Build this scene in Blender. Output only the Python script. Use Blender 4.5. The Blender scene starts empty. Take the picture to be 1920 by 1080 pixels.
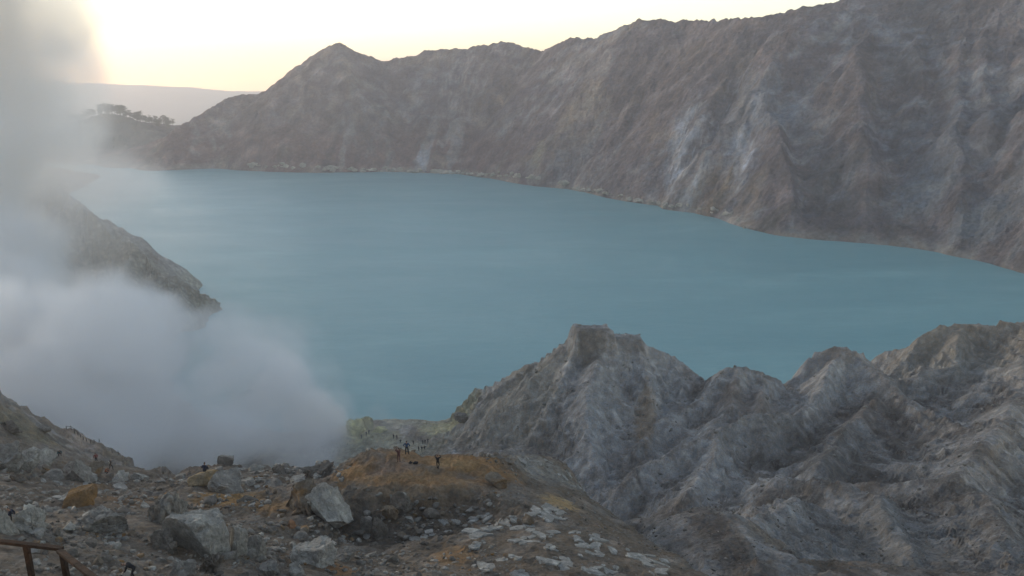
import bpy, bmesh, math, random
import numpy as np
from mathutils import Vector

# ------------------------------------------------------------------ camera, sky, sun
scene = bpy.context.scene
scene.render.engine = 'CYCLES'
EYE = 111.0                       # metres above the lake
FPX = 1600.0                      # focal length in photograph pixels (1920 wide)
PITCH = math.atan(398 / FPX)
SP, CP = math.sin(PITCH), math.cos(PITCH)
cam_data = bpy.data.cameras.new('camera')
cam_data.sensor_width = 36.0
cam_data.lens = 36.0 * FPX / 1920.0
cam_data.clip_start = 0.5
cam_data.clip_end = 30000
cam = bpy.data.objects.new('camera', cam_data)
scene.collection.objects.link(cam)
cam.location = (0, 0, EYE)
cam.rotation_euler = (math.pi / 2 - PITCH, 0, 0)
scene.camera = cam

SUN_AZ = math.radians(-53)         # measured from +Y towards +X
SUN_EL = math.radians(4.2)
world = bpy.data.worlds.new('World')
scene.world = world
world.use_nodes = True
wn = world.node_tree
bg = wn.nodes['Background']
sky = wn.nodes.new('ShaderNodeTexSky')
sky.sky_type = 'NISHITA'
sky.sun_disc = False
sky.sun_elevation = SUN_EL
sky.sun_rotation = SUN_AZ
sky.altitude = 2300
sky.air_density = 1.0
sky.dust_density = 1.0
sky.ozone_density = 1.0
cast = wn.nodes.new('ShaderNodeMix')     # white balance of the whole sky
cast.data_type = 'RGBA'
cast.blend_type = 'MULTIPLY'
cast.inputs[0].default_value = 1.0
cast.inputs[7].default_value = (1.22, 0.975, 0.87, 1)
wn.links.new(sky.outputs[0], cast.inputs[6])
wn.links.new(cast.outputs[2], bg.inputs[0])
bg.inputs[1].default_value = 0.15

sun_data = bpy.data.lights.new('sun', 'SUN')
sun_data.energy = 1.15
sun_data.angle = math.radians(30)
sun_data.color = (1.0, 0.86, 0.66)
sun = bpy.data.objects.new('sun', sun_data)
scene.collection.objects.link(sun)
to_sun = Vector((math.sin(SUN_AZ) * math.cos(SUN_EL), math.cos(SUN_AZ) * math.cos(SUN_EL), math.sin(SUN_EL)))
sun.rotation_euler = to_sun.to_track_quat('Z', 'Y').to_euler()

scene.view_settings.view_transform = 'Standard'
scene.view_settings.look = 'None'
scene.view_settings.exposure = 1.9
scene.view_settings.gamma = 1.0
scene.cycles.use_denoising = True
scene.cycles.max_bounces = 10
scene.cycles.diffuse_bounces = 2
scene.cycles.glossy_bounces = 2
scene.cycles.volume_bounces = 5
scene.cycles.volume_step_rate = 2.5
scene.cycles.volume_max_steps = 256
scene.cycles.use_adaptive_sampling = True
scene.cycles.adaptive_threshold = 0.02
# ------------------------------------------------------------------ numbers: rays, noise, terrain
rng = np.random.default_rng(7)
random.seed(7)


def ray(px, py):
    u = (px - 960.0) / FPX
    v = (540.0 - py) / FPX
    return u, CP + v * SP, -SP + v * CP


def at(px, py, Y):
    """the point seen at a photograph pixel, Y metres in front of the eye"""
    u, dy, dz = ray(px, py)
    t = Y / dy
    return (u * t, Y, EYE + dz * t)


def at_z(px, py, z=0.0):
    u, dy, dz = ray(px, py)
    t = (z - EYE) / dz
    return (u * t, dy * t, z)


PERM = rng.permutation(512).astype(np.int64)
PERM = np.concatenate([PERM, PERM, PERM])
GA = rng.uniform(0, 2 * np.pi, 512)
_ii, _jj = np.meshgrid(np.arange(513) & 511, np.arange(513) & 511, indexing='ij')
_h = PERM[PERM[_ii] + _jj] & 511
GX, GY = np.cos(GA[_h]).astype(np.float32).ravel(), np.sin(GA[_h]).astype(np.float32).ravel()


def perlin(x, y):
    x, y = np.broadcast_arrays(x, y)
    fx0 = np.floor(x); fy0 = np.floor(y)
    xf = (x - fx0).astype(np.float32); yf = (y - fy0).astype(np.float32)
    k = (fx0.astype(np.int64) & 511) * 513 + (fy0.astype(np.int64) & 511)
    u = xf * xf * xf * (xf * (xf * 6 - 15) + 10)
    v = yf * yf * yf * (yf * (yf * 6 - 15) + 10)
    a = GX[k] * xf + GY[k] * yf
    b = GX[k + 513] * (xf - 1) + GY[k + 513] * yf
    c = GX[k + 1] * xf + GY[k + 1] * (yf - 1)
    d = GX[k + 514] * (xf - 1) + GY[k + 514] * (yf - 1)
    ab = a + u * (b - a)
    return 1.5 * (ab + v * (c + u * (d - c) - ab))


def fbm(x, y, octaves=4, gain=0.5, lac=2.03, ridged=False):
    s = np.zeros(np.shape(x), np.float32); a = 1.0; n = 0.0
    for k in range(octaves):
        p = perlin(x + 17.3 * k, y - 9.1 * k)
        if ridged:
            p = 1 - 2 * np.abs(p)
        s += a * p; n += a
        x = x * lac; y = y * lac; a *= gain
    return s / n


def smooth(e0, e1, x):
    t = np.clip((x - e0) / (e1 - e0), 0, 1)
    return t * t * (3 - 2 * t)


def tps(P, z, lam):
    n = len(P)
    d2 = ((P[:, None] - P[None]) ** 2).sum(-1)
    K = 0.5 * d2 * np.log(d2 + 1e-9) + lam * np.eye(n)
    A = np.zeros((n + 3, n + 3)); A[:n, :n] = K
    A[:n, n] = 1; A[:n, n + 1:] = P; A[n, :n] = 1; A[n + 1:, :n] = P.T
    w = np.linalg.solve(A, np.concatenate([z, np.zeros(3)]))
    def ev(Q):
        out = np.empty(len(Q), np.float32)
        for i in range(0, len(Q), 60000):
            q = Q[i:i + 60000]
            d = ((q[:, None] - P[None]) ** 2).sum(-1)
            out[i:i + 60000] = (0.5 * d * np.log(d + 1e-9)) @ w[:n] + w[n] + q @ w[n + 1:]
        return out
    return ev


class Field:
    """a square-celled grid of heights"""
    def __init__(s, x0, x1, y0, y1, c):
        s.x0, s.y0, s.c = x0, y0, c
        s.nx, s.ny = int((x1 - x0) / c) + 1, int((y1 - y0) / c) + 1
        s.X, s.Y = np.meshgrid(x0 + c * np.arange(s.nx), y0 + c * np.arange(s.ny))
        s.Z = np.zeros_like(s.X)
        s.S = s.X.copy(); s.D = s.Y.copy()         # along and away from the nearest crest
    def sample(s, x, y, A=None):
        A = s.Z if A is None else A
        fx = np.clip((np.asarray(x) - s.x0) / s.c, 0, s.nx - 1.001)
        fy = np.clip((np.asarray(y) - s.y0) / s.c, 0, s.ny - 1.001)
        i = fx.astype(int); j = fy.astype(int); fx = fx - i; fy = fy - j
        return (A[j, i] * (1 - fx) + A[j, i + 1] * fx) * (1 - fy) + (A[j + 1, i] * (1 - fx) + A[j + 1, i + 1] * fx) * fy


def ridge(F, pts, slope, soft=2.0, warp=0.0, power=1.0, rib=0.0, lam=13.0):
    """raise the field to a crest through pts that falls away on both sides in ribs and gullies"""
    P = np.array(pts, float)
    reach = (P[:, 2].max() + 20) / slope * 1.15 + 10
    i0, i1 = np.clip(((np.array([P[:, 0].min(), P[:, 0].max()]) + [-reach, reach] - F.x0) / F.c).astype(int), 0, F.nx)
    j0, j1 = np.clip(((np.array([P[:, 1].min(), P[:, 1].max()]) + [-reach, reach] - F.y0) / F.c).astype(int), 0, F.ny)
    w = (slice(j0, j1), slice(i0, i1))
    X0, Y0, Z0 = F.X[w], F.Y[w], F.Z[w]
    if X0.size == 0:
        return
    X, Y = X0, Y0
    if warp:
        g = 23.0 * max(1.0, F.c / 2)
        X = X0 + warp * fbm(X0 / g, Y0 / g, 3); Y = Y0 + warp * fbm(X0 / g + 40, Y0 / g, 3)
    best = np.full(X.shape, -1e9); S = np.zeros(X.shape); D = np.zeros(X.shape); acc = 0.0
    for a, b in zip(P[:-1], P[1:]):
        ab = b[:2] - a[:2]; L = math.sqrt((ab ** 2).sum()) + 1e-9
        tr = ((X - a[0]) * ab[0] + (Y - a[1]) * ab[1]) / L ** 2
        t = np.clip(tr, 0, 1)
        dx, dy = X - a[0] - t * ab[0], Y - a[1] - t * ab[1]
        d = np.hypot(dx, dy)
        c = a[2] + t * (b[2] - a[2]) - slope * d ** power
        side = np.sign(ab[0] * dy - ab[1] * dx)
        ang = np.arctan2(dy, dx)
        m = c > best
        best = np.where(m, c, best); D = np.where(m, d, D)
        over = np.where((tr < 0) | (tr > 1), ang * 9.0 * lam / 13.0, 0)
        S = np.where(m, acc + t * L + over + 300 * side, S)
        acc += L
    if rib:
        n = 0.65 * (1 - 2 * np.abs(perlin(S / lam, D / (lam * 6) + 5.5))) + 0.35 * (1 - 2 * np.abs(perlin(S / (lam * 0.42) + 31, D / (lam * 3))))
        best = best + rib * (n - 0.35) * smooth(0.0, lam * 1.3, D)
    h = np.clip(0.5 + 0.5 * (best - Z0) / soft, 0, 1)
    F.Z[w] = Z0 * (1 - h) + best * h + soft * h * (1 - h)
    F.S[w] = np.where(h > 0.5, S, F.S[w]); F.D[w] = np.where(h > 0.5, D, F.D[w])


def blur(A, n=1):
    for _ in range(n):
        B = np.pad(A, 1, mode='edge')
        A = (B[:-2, 1:-1] + B[2:, 1:-1] + B[1:-1, :-2] + B[1:-1, 2:] + 4 * A) / 8
    return A


def erode(F, drops, steps, k=0.25, inertia=0.15, seed=3, batches=4, cap=6.0, region=None):
    """rain running down the field and cutting gullies"""
    r = np.random.default_rng(seed)
    Z = F.Z.copy().astype(np.float64); ny, nx = Z.shape
    if region is None:
        ys, xs = np.mgrid[0:ny, 0:nx]; cand = np.stack([xs.ravel(), ys.ravel()], 1)
    else:
        ys, xs = np.nonzero(region); cand = np.stack([xs, ys], 1)
    for b in range(batches):
        n = drops // batches
        p = cand[r.integers(0, len(cand), n)] + r.random((n, 2))
        p = np.clip(p, 1, [nx - 3, ny - 3]).astype(float)
        d = np.zeros((n, 2)); v = np.ones(n); w = np.ones(n); sed = np.zeros(n)
        for s in range(steps):
            i = p.astype(int); f = p - i; x, y = i[:, 0], i[:, 1]
            z00, z10, z01, z11 = Z[y, x], Z[y, x + 1], Z[y + 1, x], Z[y + 1, x + 1]
            gx = (z10 - z00) * (1 - f[:, 1]) + (z11 - z01) * f[:, 1]
            gy = (z01 - z00) * (1 - f[:, 0]) + (z11 - z10) * f[:, 0]
            h = (z00 * (1 - f[:, 0]) + z10 * f[:, 0]) * (1 - f[:, 1]) + (z01 * (1 - f[:, 0]) + z11 * f[:, 0]) * f[:, 1]
            d = d * inertia - np.stack([gx, gy], 1) * (1 - inertia)
            L = np.hypot(d[:, 0], d[:, 1]) + 1e-6; d = d / L[:, None]
            q = np.clip(p + d, 1, [nx - 3, ny - 3])
            j = q.astype(int); g = q - j; X2, Y2 = j[:, 0], j[:, 1]
            h2 = (Z[Y2, X2] * (1 - g[:, 0]) + Z[Y2, X2 + 1] * g[:, 0]) * (1 - g[:, 1]) + (Z[Y2 + 1, X2] * (1 - g[:, 0]) + Z[Y2 + 1, X2 + 1] * g[:, 0]) * g[:, 1]
            dh = (h2 - h) / F.c
            c = np.maximum(-dh, 0.02) * v * w * cap * 0.15
            take = np.where((dh > 0) | (sed > c), -np.where(dh > 0, np.minimum(sed, np.maximum(dh * F.c, 0)), (sed - c) * 0.3), np.minimum((c - sed) * k, np.maximum(-dh * F.c, 0)))
            take *= (h > 0.5)
            sed = sed + take
            for ox, oy, ww in ((0, 0, (1 - f[:, 0]) * (1 - f[:, 1])), (1, 0, f[:, 0] * (1 - f[:, 1])), (0, 1, (1 - f[:, 0]) * f[:, 1]), (1, 1, f[:, 0] * f[:, 1])):
                np.add.at(Z, (y + oy, x + ox), -take * ww)
            v = np.sqrt(np.clip(v * v - dh * 2, 0.05, 9)); w *= 0.985
            p = q
        Z = 0.95 * Z + 0.05 * blur(Z)
    F.Z = Z
# ------------------------------------------------------------------ the near terrain
near = Field(-440, 430, 0, 560, 1.0)
NC = [  # photograph x, y and metres ahead: the slope the path comes down
    (100, 1080, 43), (0, 1000, 51), (150, 1010, 53), (300, 1000, 60), (300, 1080, 48), (450, 1080, 52), (600, 1080, 55), (800, 1080, 57),
    (-150, 1080, 42), (-150, 950, 62), (-150, 850, 85), (-150, 760, 105),
    (0, 950, 64), (100, 950, 67), (200, 950, 70), (0, 900, 80), (100, 900, 93), (0, 850, 95), (0, 800, 108), (0, 735, 122), (100, 850, 110), (150, 880, 108),
    (60, 775, 128), (130, 807, 133), (200, 840, 138), (245, 860, 140), (208, 885, 122), (300, 880, 114), (300, 925, 88), (350, 885, 112), (440, 880, 108), (500, 882, 108), (590, 880, 104),
    (400, 895, 92), (450, 920, 84), (500, 935, 79), (450, 1000, 65), (560, 950, 76), (640, 905, 92), (600, 1000, 68), (700, 1010, 70.5), (800, 1000, 70),
    (660, 960, 75), (700, 930, 77), (680, 880, 84), (700, 850, 87), (760, 848, 88), (830, 858, 87), (900, 860, 87), (760, 880, 83), (850, 885, 82), (760, 908, 80), (860, 912, 80),
    (800, 935, 77), (880, 940, 77), (950, 870, 88), (980, 860, 97), (1060, 870, 102), (1000, 900, 88), (1060, 920, 88), (1000, 950, 78), (1000, 1000, 68), (950, 1080, 58),
    (1100, 960, 82), (1150, 1000, 75), (1150, 1080, 60), (1230, 1040, 72), (1300, 1080, 66),
    (1330, 958, 97), (1250, 1000, 90), (1420, 990, 90), (1500, 1060, 78), (1400, 1080, 70), (1600, 1080, 84), (1750, 1080, 88), (1900, 1080, 84), (2100, 1080, 80),
]
WC = [  # world points: what lies behind the edges, out of sight or under water
    (-7, 3, 108.6), (0, 3, 109.0), (7, 3, 108.6), (-7, 9, 104.6), (0, 9, 103.6), (7, 9, 103.0), (-14, 20, 95.5), (0, 20, 94), (14, 20, 93), (0, 35, 84.5), (-20, 33, 86), (20, 35, 82), (-40, 35, 86), (40, 35, 80), (60, 60, 62),
    (-120, 60, 92), (-150, 120, 78), (-40, 1, 112), (40, 1, 106), (100, 40, 76), (110, 80, 60),
    (-60, 175, 16), (-30, 175, 16), (-90, 190, 12), (-120, 180, 26), (-10, 150, 24), (15, 150, 26), (-15, 115, 46), (15, 115, 48), (-40, 130, 40), (-70, 150, 28),
    (-60, 230, 4), (-90, 250, 2), (-130, 240, 10), (-140, 300, 3), (-100, 300, -6), (-60, 280, -6),
    (-200, 160, 62), (-220, 220, 50), (-260, 280, 42), (-300, 200, 85), (-330, 300, 70), (-200, 300, 16), (-400, 400, 80), (-420, 250, 120), (-420, 100, 140), (-300, 100, 110),
]
SHORE = [(640, 830, 236), (700, 803, 250), (690, 840, 232), (750, 800, 253), (830, 802, 252), (760, 830, 238), (830, 830, 238), (790, 850, 226), (700, 790, 262), (780, 792, 262), (840, 790, 262)]
MID = [  # ground between the ridges across the gully
    (1130, 900, 175), (1165, 940, 168), (1200, 905, 170), (1230, 990, 130), (1180, 960, 140), (960, 840, 180), (900, 840, 205), (860, 820, 225),
    (1290, 880, 160), (1330, 900, 150), (1420, 880, 152), (1350, 930, 130), (1450, 930, 128), (1550, 860, 150), (1500, 810, 172), (1600, 800, 172), (1700, 850, 148), (1900, 850, 142), (1620, 950, 125), (1500, 980, 112), (1800, 950, 118), (1900, 1000, 104),
    (1700, 760, 190), (1900, 760, 182), (1750, 720, 208), (1900, 700, 208), (1650, 1010, 106), (2100, 900, 130), (2100, 750, 180), (2200, 1000, 100),
    (1235, 800, 195), (1310, 745, 222), (1500, 735, 214), (1660, 705, 232),
]
BACK = [(0, 320, -8), (60, 320, -8), (120, 320, -8), (180, 340, -8), (250, 350, -4), (330, 340, 6), (-30, 300, -7), (30, 285, -4), (100, 280, 0), (160, 290, 2), (0, 400, -9), (200, 430, -9), (-60, 420, -9), (400, 420, 10), (400, 540, 20), (200, 540, -9), (0, 540, -9), (420, 250, 40), (420, 100, 70), (300, 60, 80),
        (-120, 420, -6), (-170, 540, -8), (-245, 545, -7), (-300, 540, 8), (-430, 540, 80)]
LOW = [(-7, 3, 60), (60, 40, 55), (-60, 40, 55), (0, 60, 45), (-60, 90, 36), (-120, 90, 50), (0, 95, 38), (40, 95, 40), (-150, 120, 55), (-30, 60, 48), (-200, 60, 80)]
RIGHT = NC[-9:] + [(1330, 1000, 86), (1230, 1060, 84)]
EDGE = [(-200, 590, 118), (-100, 660, 120), (0, 733, 122), (60, 773, 128), (130, 806, 133), (200, 840, 138), (245, 861, 140), (262, 873, 130), (300, 871, 117), (350, 873, 112), (380, 879, 111), (440, 872, 110), (500, 879, 109), (560, 871, 107), (590, 864, 106), (628, 868, 104),
        (640, 886, 95), (665, 862, 89), (700, 846, 87), (760, 845, 88), (790, 850, 88), (830, 855, 87), (900, 858, 88), (950, 855, 92), (1000, 851, 98), (1060, 868, 103), (1090, 900, 99), (1115, 942, 92), (1160, 975, 87), (1210, 1010, 82), (1260, 1050, 75), (1330, 1100, 66), (1500, 1200, 55), (2400, 1500, 40)]
def lp(x, y):
    r = np.hypot(x, y + 12.0)
    return np.stack([np.arctan2(x, y + 12.0) * 2.2, np.log(r) * 1.6], -1)


def surface(pts, lam=0.0012):
    P = np.array(pts)
    f = tps(lp(P[:, 0], P[:, 1]), P[:, 2], lam)
    sub = (slice(None, None, 2), slice(None, None, 2))
    z = f(lp(near.X[sub].ravel(), near.Y[sub].ravel())).reshape(near.X[sub].shape)
    return HF.sample(near.X, near.Y, z).astype(float)


HF = Field(-440, 430, 0, 560, 2.0)
fore = surface([at(*p) for p in NC] + [p for p in WC if p[1] < 130 and p[2] > 50] + [at(*p) for p in EDGE[:-3]])
lowland = surface([at(*p) for p in SHORE + MID + RIGHT] + [p for p in WC if p[1] >= 110] + BACK + LOW)
e3 = np.array([at(*p) for p in EDGE])
eaz = np.arctan2(e3[:, 0], e3[:, 1]); er = np.hypot(e3[:, 0], e3[:, 1])
AZ = np.arctan2(near.X, near.Y + 1e-6); RG = np.hypot(near.X, near.Y)
jit = 1 + 0.010 * fbm(AZ * 60, AZ * 0 + 3.3, 4)
re_ = np.interp(AZ, eaz, er) * jit
ze_ = np.interp(AZ, eaz, e3[:, 2])
drop = ze_ - 0.78 * (RG - re_) - 0.6 * (1 - np.exp(-(np.maximum(RG - re_, 0)) / 2.0))
fore = np.where(RG > re_, np.minimum(fore, drop), fore)


def bare_at(x, y):
    """1 on the bare badland beyond the edge of the slope, 0 on the rubble slope"""
    a = np.arctan2(x, y + 1e-6); r = np.hypot(x, y)
    return np.maximum(smooth(115, 165, r), smooth(0.09, 0.16, a) * smooth(1.0, 9.0, r - np.interp(a, eaz, er)))


h = np.clip(0.5 + 0.5 * (fore - lowland) / 1.5, 0, 1)
near.Z = lowland * (1 - h) + fore * h
near.Z -= (4.0 + 5.0 * smooth(120, 165, RG)) * smooth(95, 130, RG) * smooth(-10, 25, near.X) * smooth(4, 14, near.Z) * (1 - h)

# crests of the badland hill on the shore and its neighbours
A = at
CRESTS = []
for crest, fall, rib_ in (
    ([A(930, 714, 256), A(960, 702, 250), A(1040, 655, 233), A(1078, 632, 223), A(1140, 632, 220), A(1200, 643, 222), A(1270, 668, 226), A(1306, 705, 230)], 0.95, 4.5),
    ([A(862, 752, 262), A(890, 728, 261), A(935, 713, 256)], 1.5, 2.0),
    ([A(1125, 638, 220), A(1112, 720, 201), A(1095, 790, 187), A(1112, 860, 174), A(1152, 930, 163)], 0.95, 4.0),
    ([A(1050, 655, 231), A(990, 740, 215), A(930, 790, 210), A(880, 830, 216)], 0.9, 3.5),
    ([A(1085, 645, 222), A(1035, 760, 200), A(985, 835, 190)], 0.95, 4.0),
    ([A(1190, 642, 221), A(1212, 715, 207), A(1222, 775, 197)], 1.0, 3.5),
    ([A(1262, 672, 225), A(1275, 715, 215), A(1270, 750, 208)], 1.0, 3.0),
    ([A(1462, 712, 214), A(1430, 700, 213), A(1395, 688, 213), A(1365, 688, 213), A(1340, 722, 208), A(1275, 765, 198), A(1228, 790, 192), A(1190, 850, 181)], 1.05, 4.0),
    ([A(1430, 705, 212), A(1420, 770, 192), A(1445, 815, 178)], 1.0, 4.0),
    ([A(1385, 692, 212), A(1370, 760, 196), A(1330, 800, 184)], 1.0, 4.0),
    ([A(1470, 765, 188), A(1400, 780, 183), A(1340, 806, 176), A(1270, 838, 170), A(1190, 874, 165), A(1165, 910, 160)], 1.0, 4.0),
    ([A(1345, 806, 176), A(1330, 870, 160), A(1290, 930, 146)], 0.9, 3.5),
    ([A(1520, 675, 220), A(1540, 654, 222), A(1592, 650, 221), A(1618, 660, 222), A(1640, 690, 226)], 1.5, 3.0),
    ([A(1580, 656, 221), A(1545, 720, 205), A(1500, 775, 190)], 1.0, 4.0),
    ([A(1610, 665, 221), A(1690, 740, 200), A(1800, 800, 178), A(1900, 830, 165)], 0.75, 4.0),
    ([A(1640, 745, 198), A(1590, 800, 182), A(1540, 870, 158)], 0.8, 4.0),
    ([A(1700, 668, 240), A(1722, 632, 244), A(1770, 608, 246), A(1840, 600, 246), A(1925, 598, 244), A(2150, 610, 236)], 1.4, 4.0),
    ([A(1800, 610, 245), A(1790, 680, 226), A(1720, 700, 222)], 0.9, 4.0),
    ([A(1930, 610, 240), A(1920, 720, 205), A(1850, 830, 160), A(1780, 900, 138)], 0.65, 4.5),
    ([A(1480, 890, 148), A(1580, 900, 141), A(1650, 925, 130), A(1690, 1000, 110), A(1720, 1080, 93)], 0.7, 3.0),
    ([A(1250, 985, 95), A(1330, 952, 98), A(1410, 985, 92), A(1470, 1040, 82), A(1520, 1100, 74)], 0.75, 1.6),
    ([A(1410, 985, 92), A(1440, 960, 108), A(1500, 930, 124)], 0.75, 2.5),
    ([A(1850, 920, 128), A(1880, 1000, 106), A(1900, 1080, 88)], 0.7, 2.5)):
    ridge(near, crest, fall * 1.12, 0.5, 2.0, rib=rib_ * 0.6, lam=12.0)
    CRESTS.append((crest, fall))
sp = random.Random(17)
for crest, fall in CRESTS:                                  # side spurs, each with its own sharp crest
    acc, nxt = 0.0, 4.0
    scale_ = 0.6 if crest[0][1] < 135 else 1.0
    for a_, b_ in zip(crest[:-1], crest[1:]):
        a_, b_ = np.array(a_), np.array(b_)
        L_ = math.hypot(*(b_ - a_)[:2])
        while nxt < acc + L_:
            f_ = (nxt - acc) / L_
            p_ = a_ + f_ * (b_ - a_)
            along = math.atan2(*(b_ - a_)[1::-1])
            for side_ in (-1, 1):
                if sp.random() < 0.2:
                    continue
                th = along + side_ * math.radians(sp.uniform(55, 105))
                ln = sp.uniform(9, 26) * scale_
                drop_ = fall * sp.uniform(0.5, 0.72)
                q_ = [p_ + np.array([0, 0, -0.3])]
                for k_ in (0.45, 1.0):
                    th += sp.uniform(-0.25, 0.25)
                    q_.append(np.array([p_[0] + math.cos(th) * ln * k_, p_[1] + math.sin(th) * ln * k_, p_[2] - 0.3 - drop_ * ln * k_]))
                ridge(near, q_, fall * 1.5, 0.3, 1.0, rib=1.2, lam=5.0)
            nxt += sp.uniform(6, 13) * scale_
        acc += L_
# the long spur that runs down to the lake out of the smoke
ridge(near, [at_z(385, 600, -1), A(352, 570, 372), A(328, 535, 378), A(282, 490, 388), A(250, 455, 395), A(222, 447, 400), A(165, 398, 412), A(130, 362, 424), A(20, 250, 450), A(-170, 90, 470)], 1.5, 1.5, 4, rib=7.0, lam=20)
ridge(near, [A(250, 462, 394), A(215, 545, 350), A(185, 600, 325)], 1.0, 2.0, 6, rib=7.0, lam=20)
ridge(near, [A(140, 370, 422), A(70, 480, 380), A(20, 580, 340)], 1.0, 2.0, 6, rib=7.0, lam=20)
lim = EYE - 0.35 - 0.665 * near.Y
near.Z = np.where(near.Y < 46, np.minimum(near.Z, lim + 4.0 * smooth(38, 46, near.Y)), near.Z)
# roughness, more where the rock is bare
nx_, ny_ = near.X, near.Y
R = np.hypot(nx_, ny_)
bare = bare_at(nx_, ny_) * smooth(-1.0, 6.0, near.Z)
wx = nx_ + 6 * fbm(nx_ / 31, ny_ / 31 + 7, 3); wy = ny_ + 6 * fbm(nx_ / 31 + 90, ny_ / 31, 3)
near.Z += bare * np.clip(R / 160, 0.45, 1.0) * (1.5 * fbm(wx / 30, wy / 30, 4, ridged=True) - 0.9) + bare * np.clip(R / 160, 0.45, 1.0) * 0.6 * fbm(wx / 9, wy / 9, 3, ridged=True)
near.Z += smooth(30, 60, R) * (1 - bare) * (0.95 * fbm(wx / 13, wy / 13, 4) + 0.4 * fbm(wx / 5, wy / 5, 3, ridged=True))
erode(near, 60000, 45, region=(near.Z > 3) & (R > 95), cap=6.0)

# the hollow in front of the mound, cut back under its edge
def dig(px, py, Y, hw, hd, depth, soft):
    c = at(px, py, Y); r0 = math.hypot(c[0], c[1])
    u = (nx_ - c[0]) * c[1] / r0 - (ny_ - c[1]) * c[0] / r0
    v = (nx_ - c[0]) * c[0] / r0 + (ny_ - c[1]) * c[1] / r0
    d = np.hypot(u / hw, v / hd) + 0.25 * fbm(nx_ / 3.5, ny_ / 3.5, 3)
    near.Z -= depth * smooth(1.0 + soft, 1.0 - soft, d)
dig(790, 955, 73.5, 8.0, 4.6, 1.3, 0.16)
dig(620, 1010, 66.5, 5.0, 3.0, 0.8, 0.25)
dig(200, 935, 78, 6.0, 3.0, 0.9, 0.2)
dig(890, 885, 83, 2.2, 1.0, 0.5, 0.3)

# the flat block that caps the hill
def block(cx, cy, ax, ay, ang, top, edge):
    dx, dy = nx_ - cx, ny_ - cy
    u = dx * math.cos(ang) + dy * math.sin(ang); v = -dx * math.sin(ang) + dy * math.cos(ang)
    d = np.maximum(np.abs(u) / ax, np.abs(v) / ay) + 0.12 * fbm(nx_ / 4, ny_ / 4, 3)
    m = smooth(1.0 + edge, 1.0 - edge, d)
    near.Z = near.Z * (1 - m) + np.maximum(near.Z, top + 0.35 * fbm(nx_ / 3, ny_ / 3, 3)) * m
p = A(1110, 613, 221)
block(p[0], p[1], 5.6, 5.0, 0.1, p[2], 0.14)
p = A(1175, 632, 223)
block(p[0], p[1], 4.5, 3.0, -0.1, p[2], 0.2)
near.Z = np.where(near.Z < 0.4, np.maximum(near.Z * 2.0 - 0.4, -6), near.Z)

# ------------------------------------------------------------------ the crater wall across the lake
far = Field(-1250, 1150, 380, 1750, 4.0)
SH = [(120, 372), (165, 346), (205, 332), (260, 322), (340, 318), (470, 313), (560, 316), (640, 321), (740, 322), (830, 326), (940, 330), (1010, 336), (1060, 350), (1110, 360), (1170, 372), (1240, 385), (1310, 393), (1375, 404), (1395, 428), (1440, 443), (1500, 447), (1560, 454), (1620, 456), (1700, 463), (1800, 480), (1920, 511), (2060, 560)]
RIM = [(260, 300, 40), (330, 241, 70), (430, 184, 115), (510, 170, 140), (560, 124, 160), (600, 95, 168), (637, 80, 172), (662, 98, 176), (720, 116, 180), (760, 108, 190), (800, 97, 195), (870, 90, 195), (950, 78, 195), (985, 90, 195), (1020, 97, 195), (1070, 72, 205), (1110, 73, 210), (1150, 60, 220), (1195, 38, 232), (1300, 40, 240), (1410, 37, 250), (1500, 18, 262), (1580, 1, 270), (1700, -30, 280), (1920, -60, 290), (2200, -100, 300)]
shx = np.array([p[0] for p in SH]); shY = np.array([at_z(*p)[1] for p in SH])
fpts = [at_z(*p) for p in SH]
rim3 = []
for px, py, run in RIM:
    y0 = np.interp(px, shx, shY)
    a = at(px, py, y0 + run); rim3.append(a)
    s = np.array(at_z(px, np.interp(px, shx, [q[1] for q in SH])))
    r = np.array(a)
    for f, hgt in ((0.25, 0.17), (0.5, 0.42), (0.75, 0.72)):
        fpts.append((s[0] + f * (r[0] - s[0]), s[1] + f * (r[1] - s[1]), hgt * r[2]))
    fpts.append(a)
    dirv = r[:2] - s[:2]; dirv = dirv / (np.hypot(*dirv) + 1e-6)
    fpts.append((r[0] + dirv[0] * 60 * (run / 180), r[1] + dirv[1] * 60 * (run / 180), r[2] - 26 * run / 180))
    fpts.append((r[0] + dirv[0] * 220, r[1] + dirv[1] * 220, r[2] - 90 * run / 180 - 20))
for px, py in SH:                                  # under water
    q = at_z(px, py + 30 * (py - 142) / 190); fpts.append((q[0], q[1], -12))
# the wooded hill and the ground left of the lake
WOOD = [(40, 262, 1320), (100, 244, 1330), (150, 228, 1340), (195, 214, 1350), (230, 219, 1348), (265, 232, 1340), (300, 247, 1335), (340, 262, 1330)]
wood3 = [at(*p) for p in WOOD]
fpts += wood3 + [at(140, 262, 1230), at(200, 262, 1220), at(250, 282, 1180), at(200, 300, 1120), at(140, 305, 1110), at(60, 290, 1150), at(30, 318, 1060), at(-60, 240, 1180), at(-160, 120, 1150), at(-260, 60, 1000)]
fpts += [(-700, 700, 60), (-800, 500, 90), (-1100, 800, 180), (-1200, 500, 200), (-560, 700, 50), (-420, 700, 12), (-520, 560, 60), (-330, 560, 10), (-470, 850, 14), (-300, 700, -12), (-250, 560, -12), (-100, 600, -14), (200, 500, -14), (100, 800, -14), (-900, 1500, 0), (-500, 1650, -10), (0, 1700, 0), (500, 1600, 0), (900, 1500, 20), (-1200, 1200, 80)]
fpts = np.array(fpts)
fb = tps(fpts[:, :2] / 300.0, fpts[:, 2], 0.02)
FC = Field(-1250, 1150, 380, 1750, 8.0)
zc = fb(np.stack([FC.X.ravel() / 300.0, FC.Y.ravel() / 300.0], -1)).reshape(FC.X.shape)
far.Z = far.sample(far.X, far.Y) * 0 + FC.sample(far.X, far.Y, zc)
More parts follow.
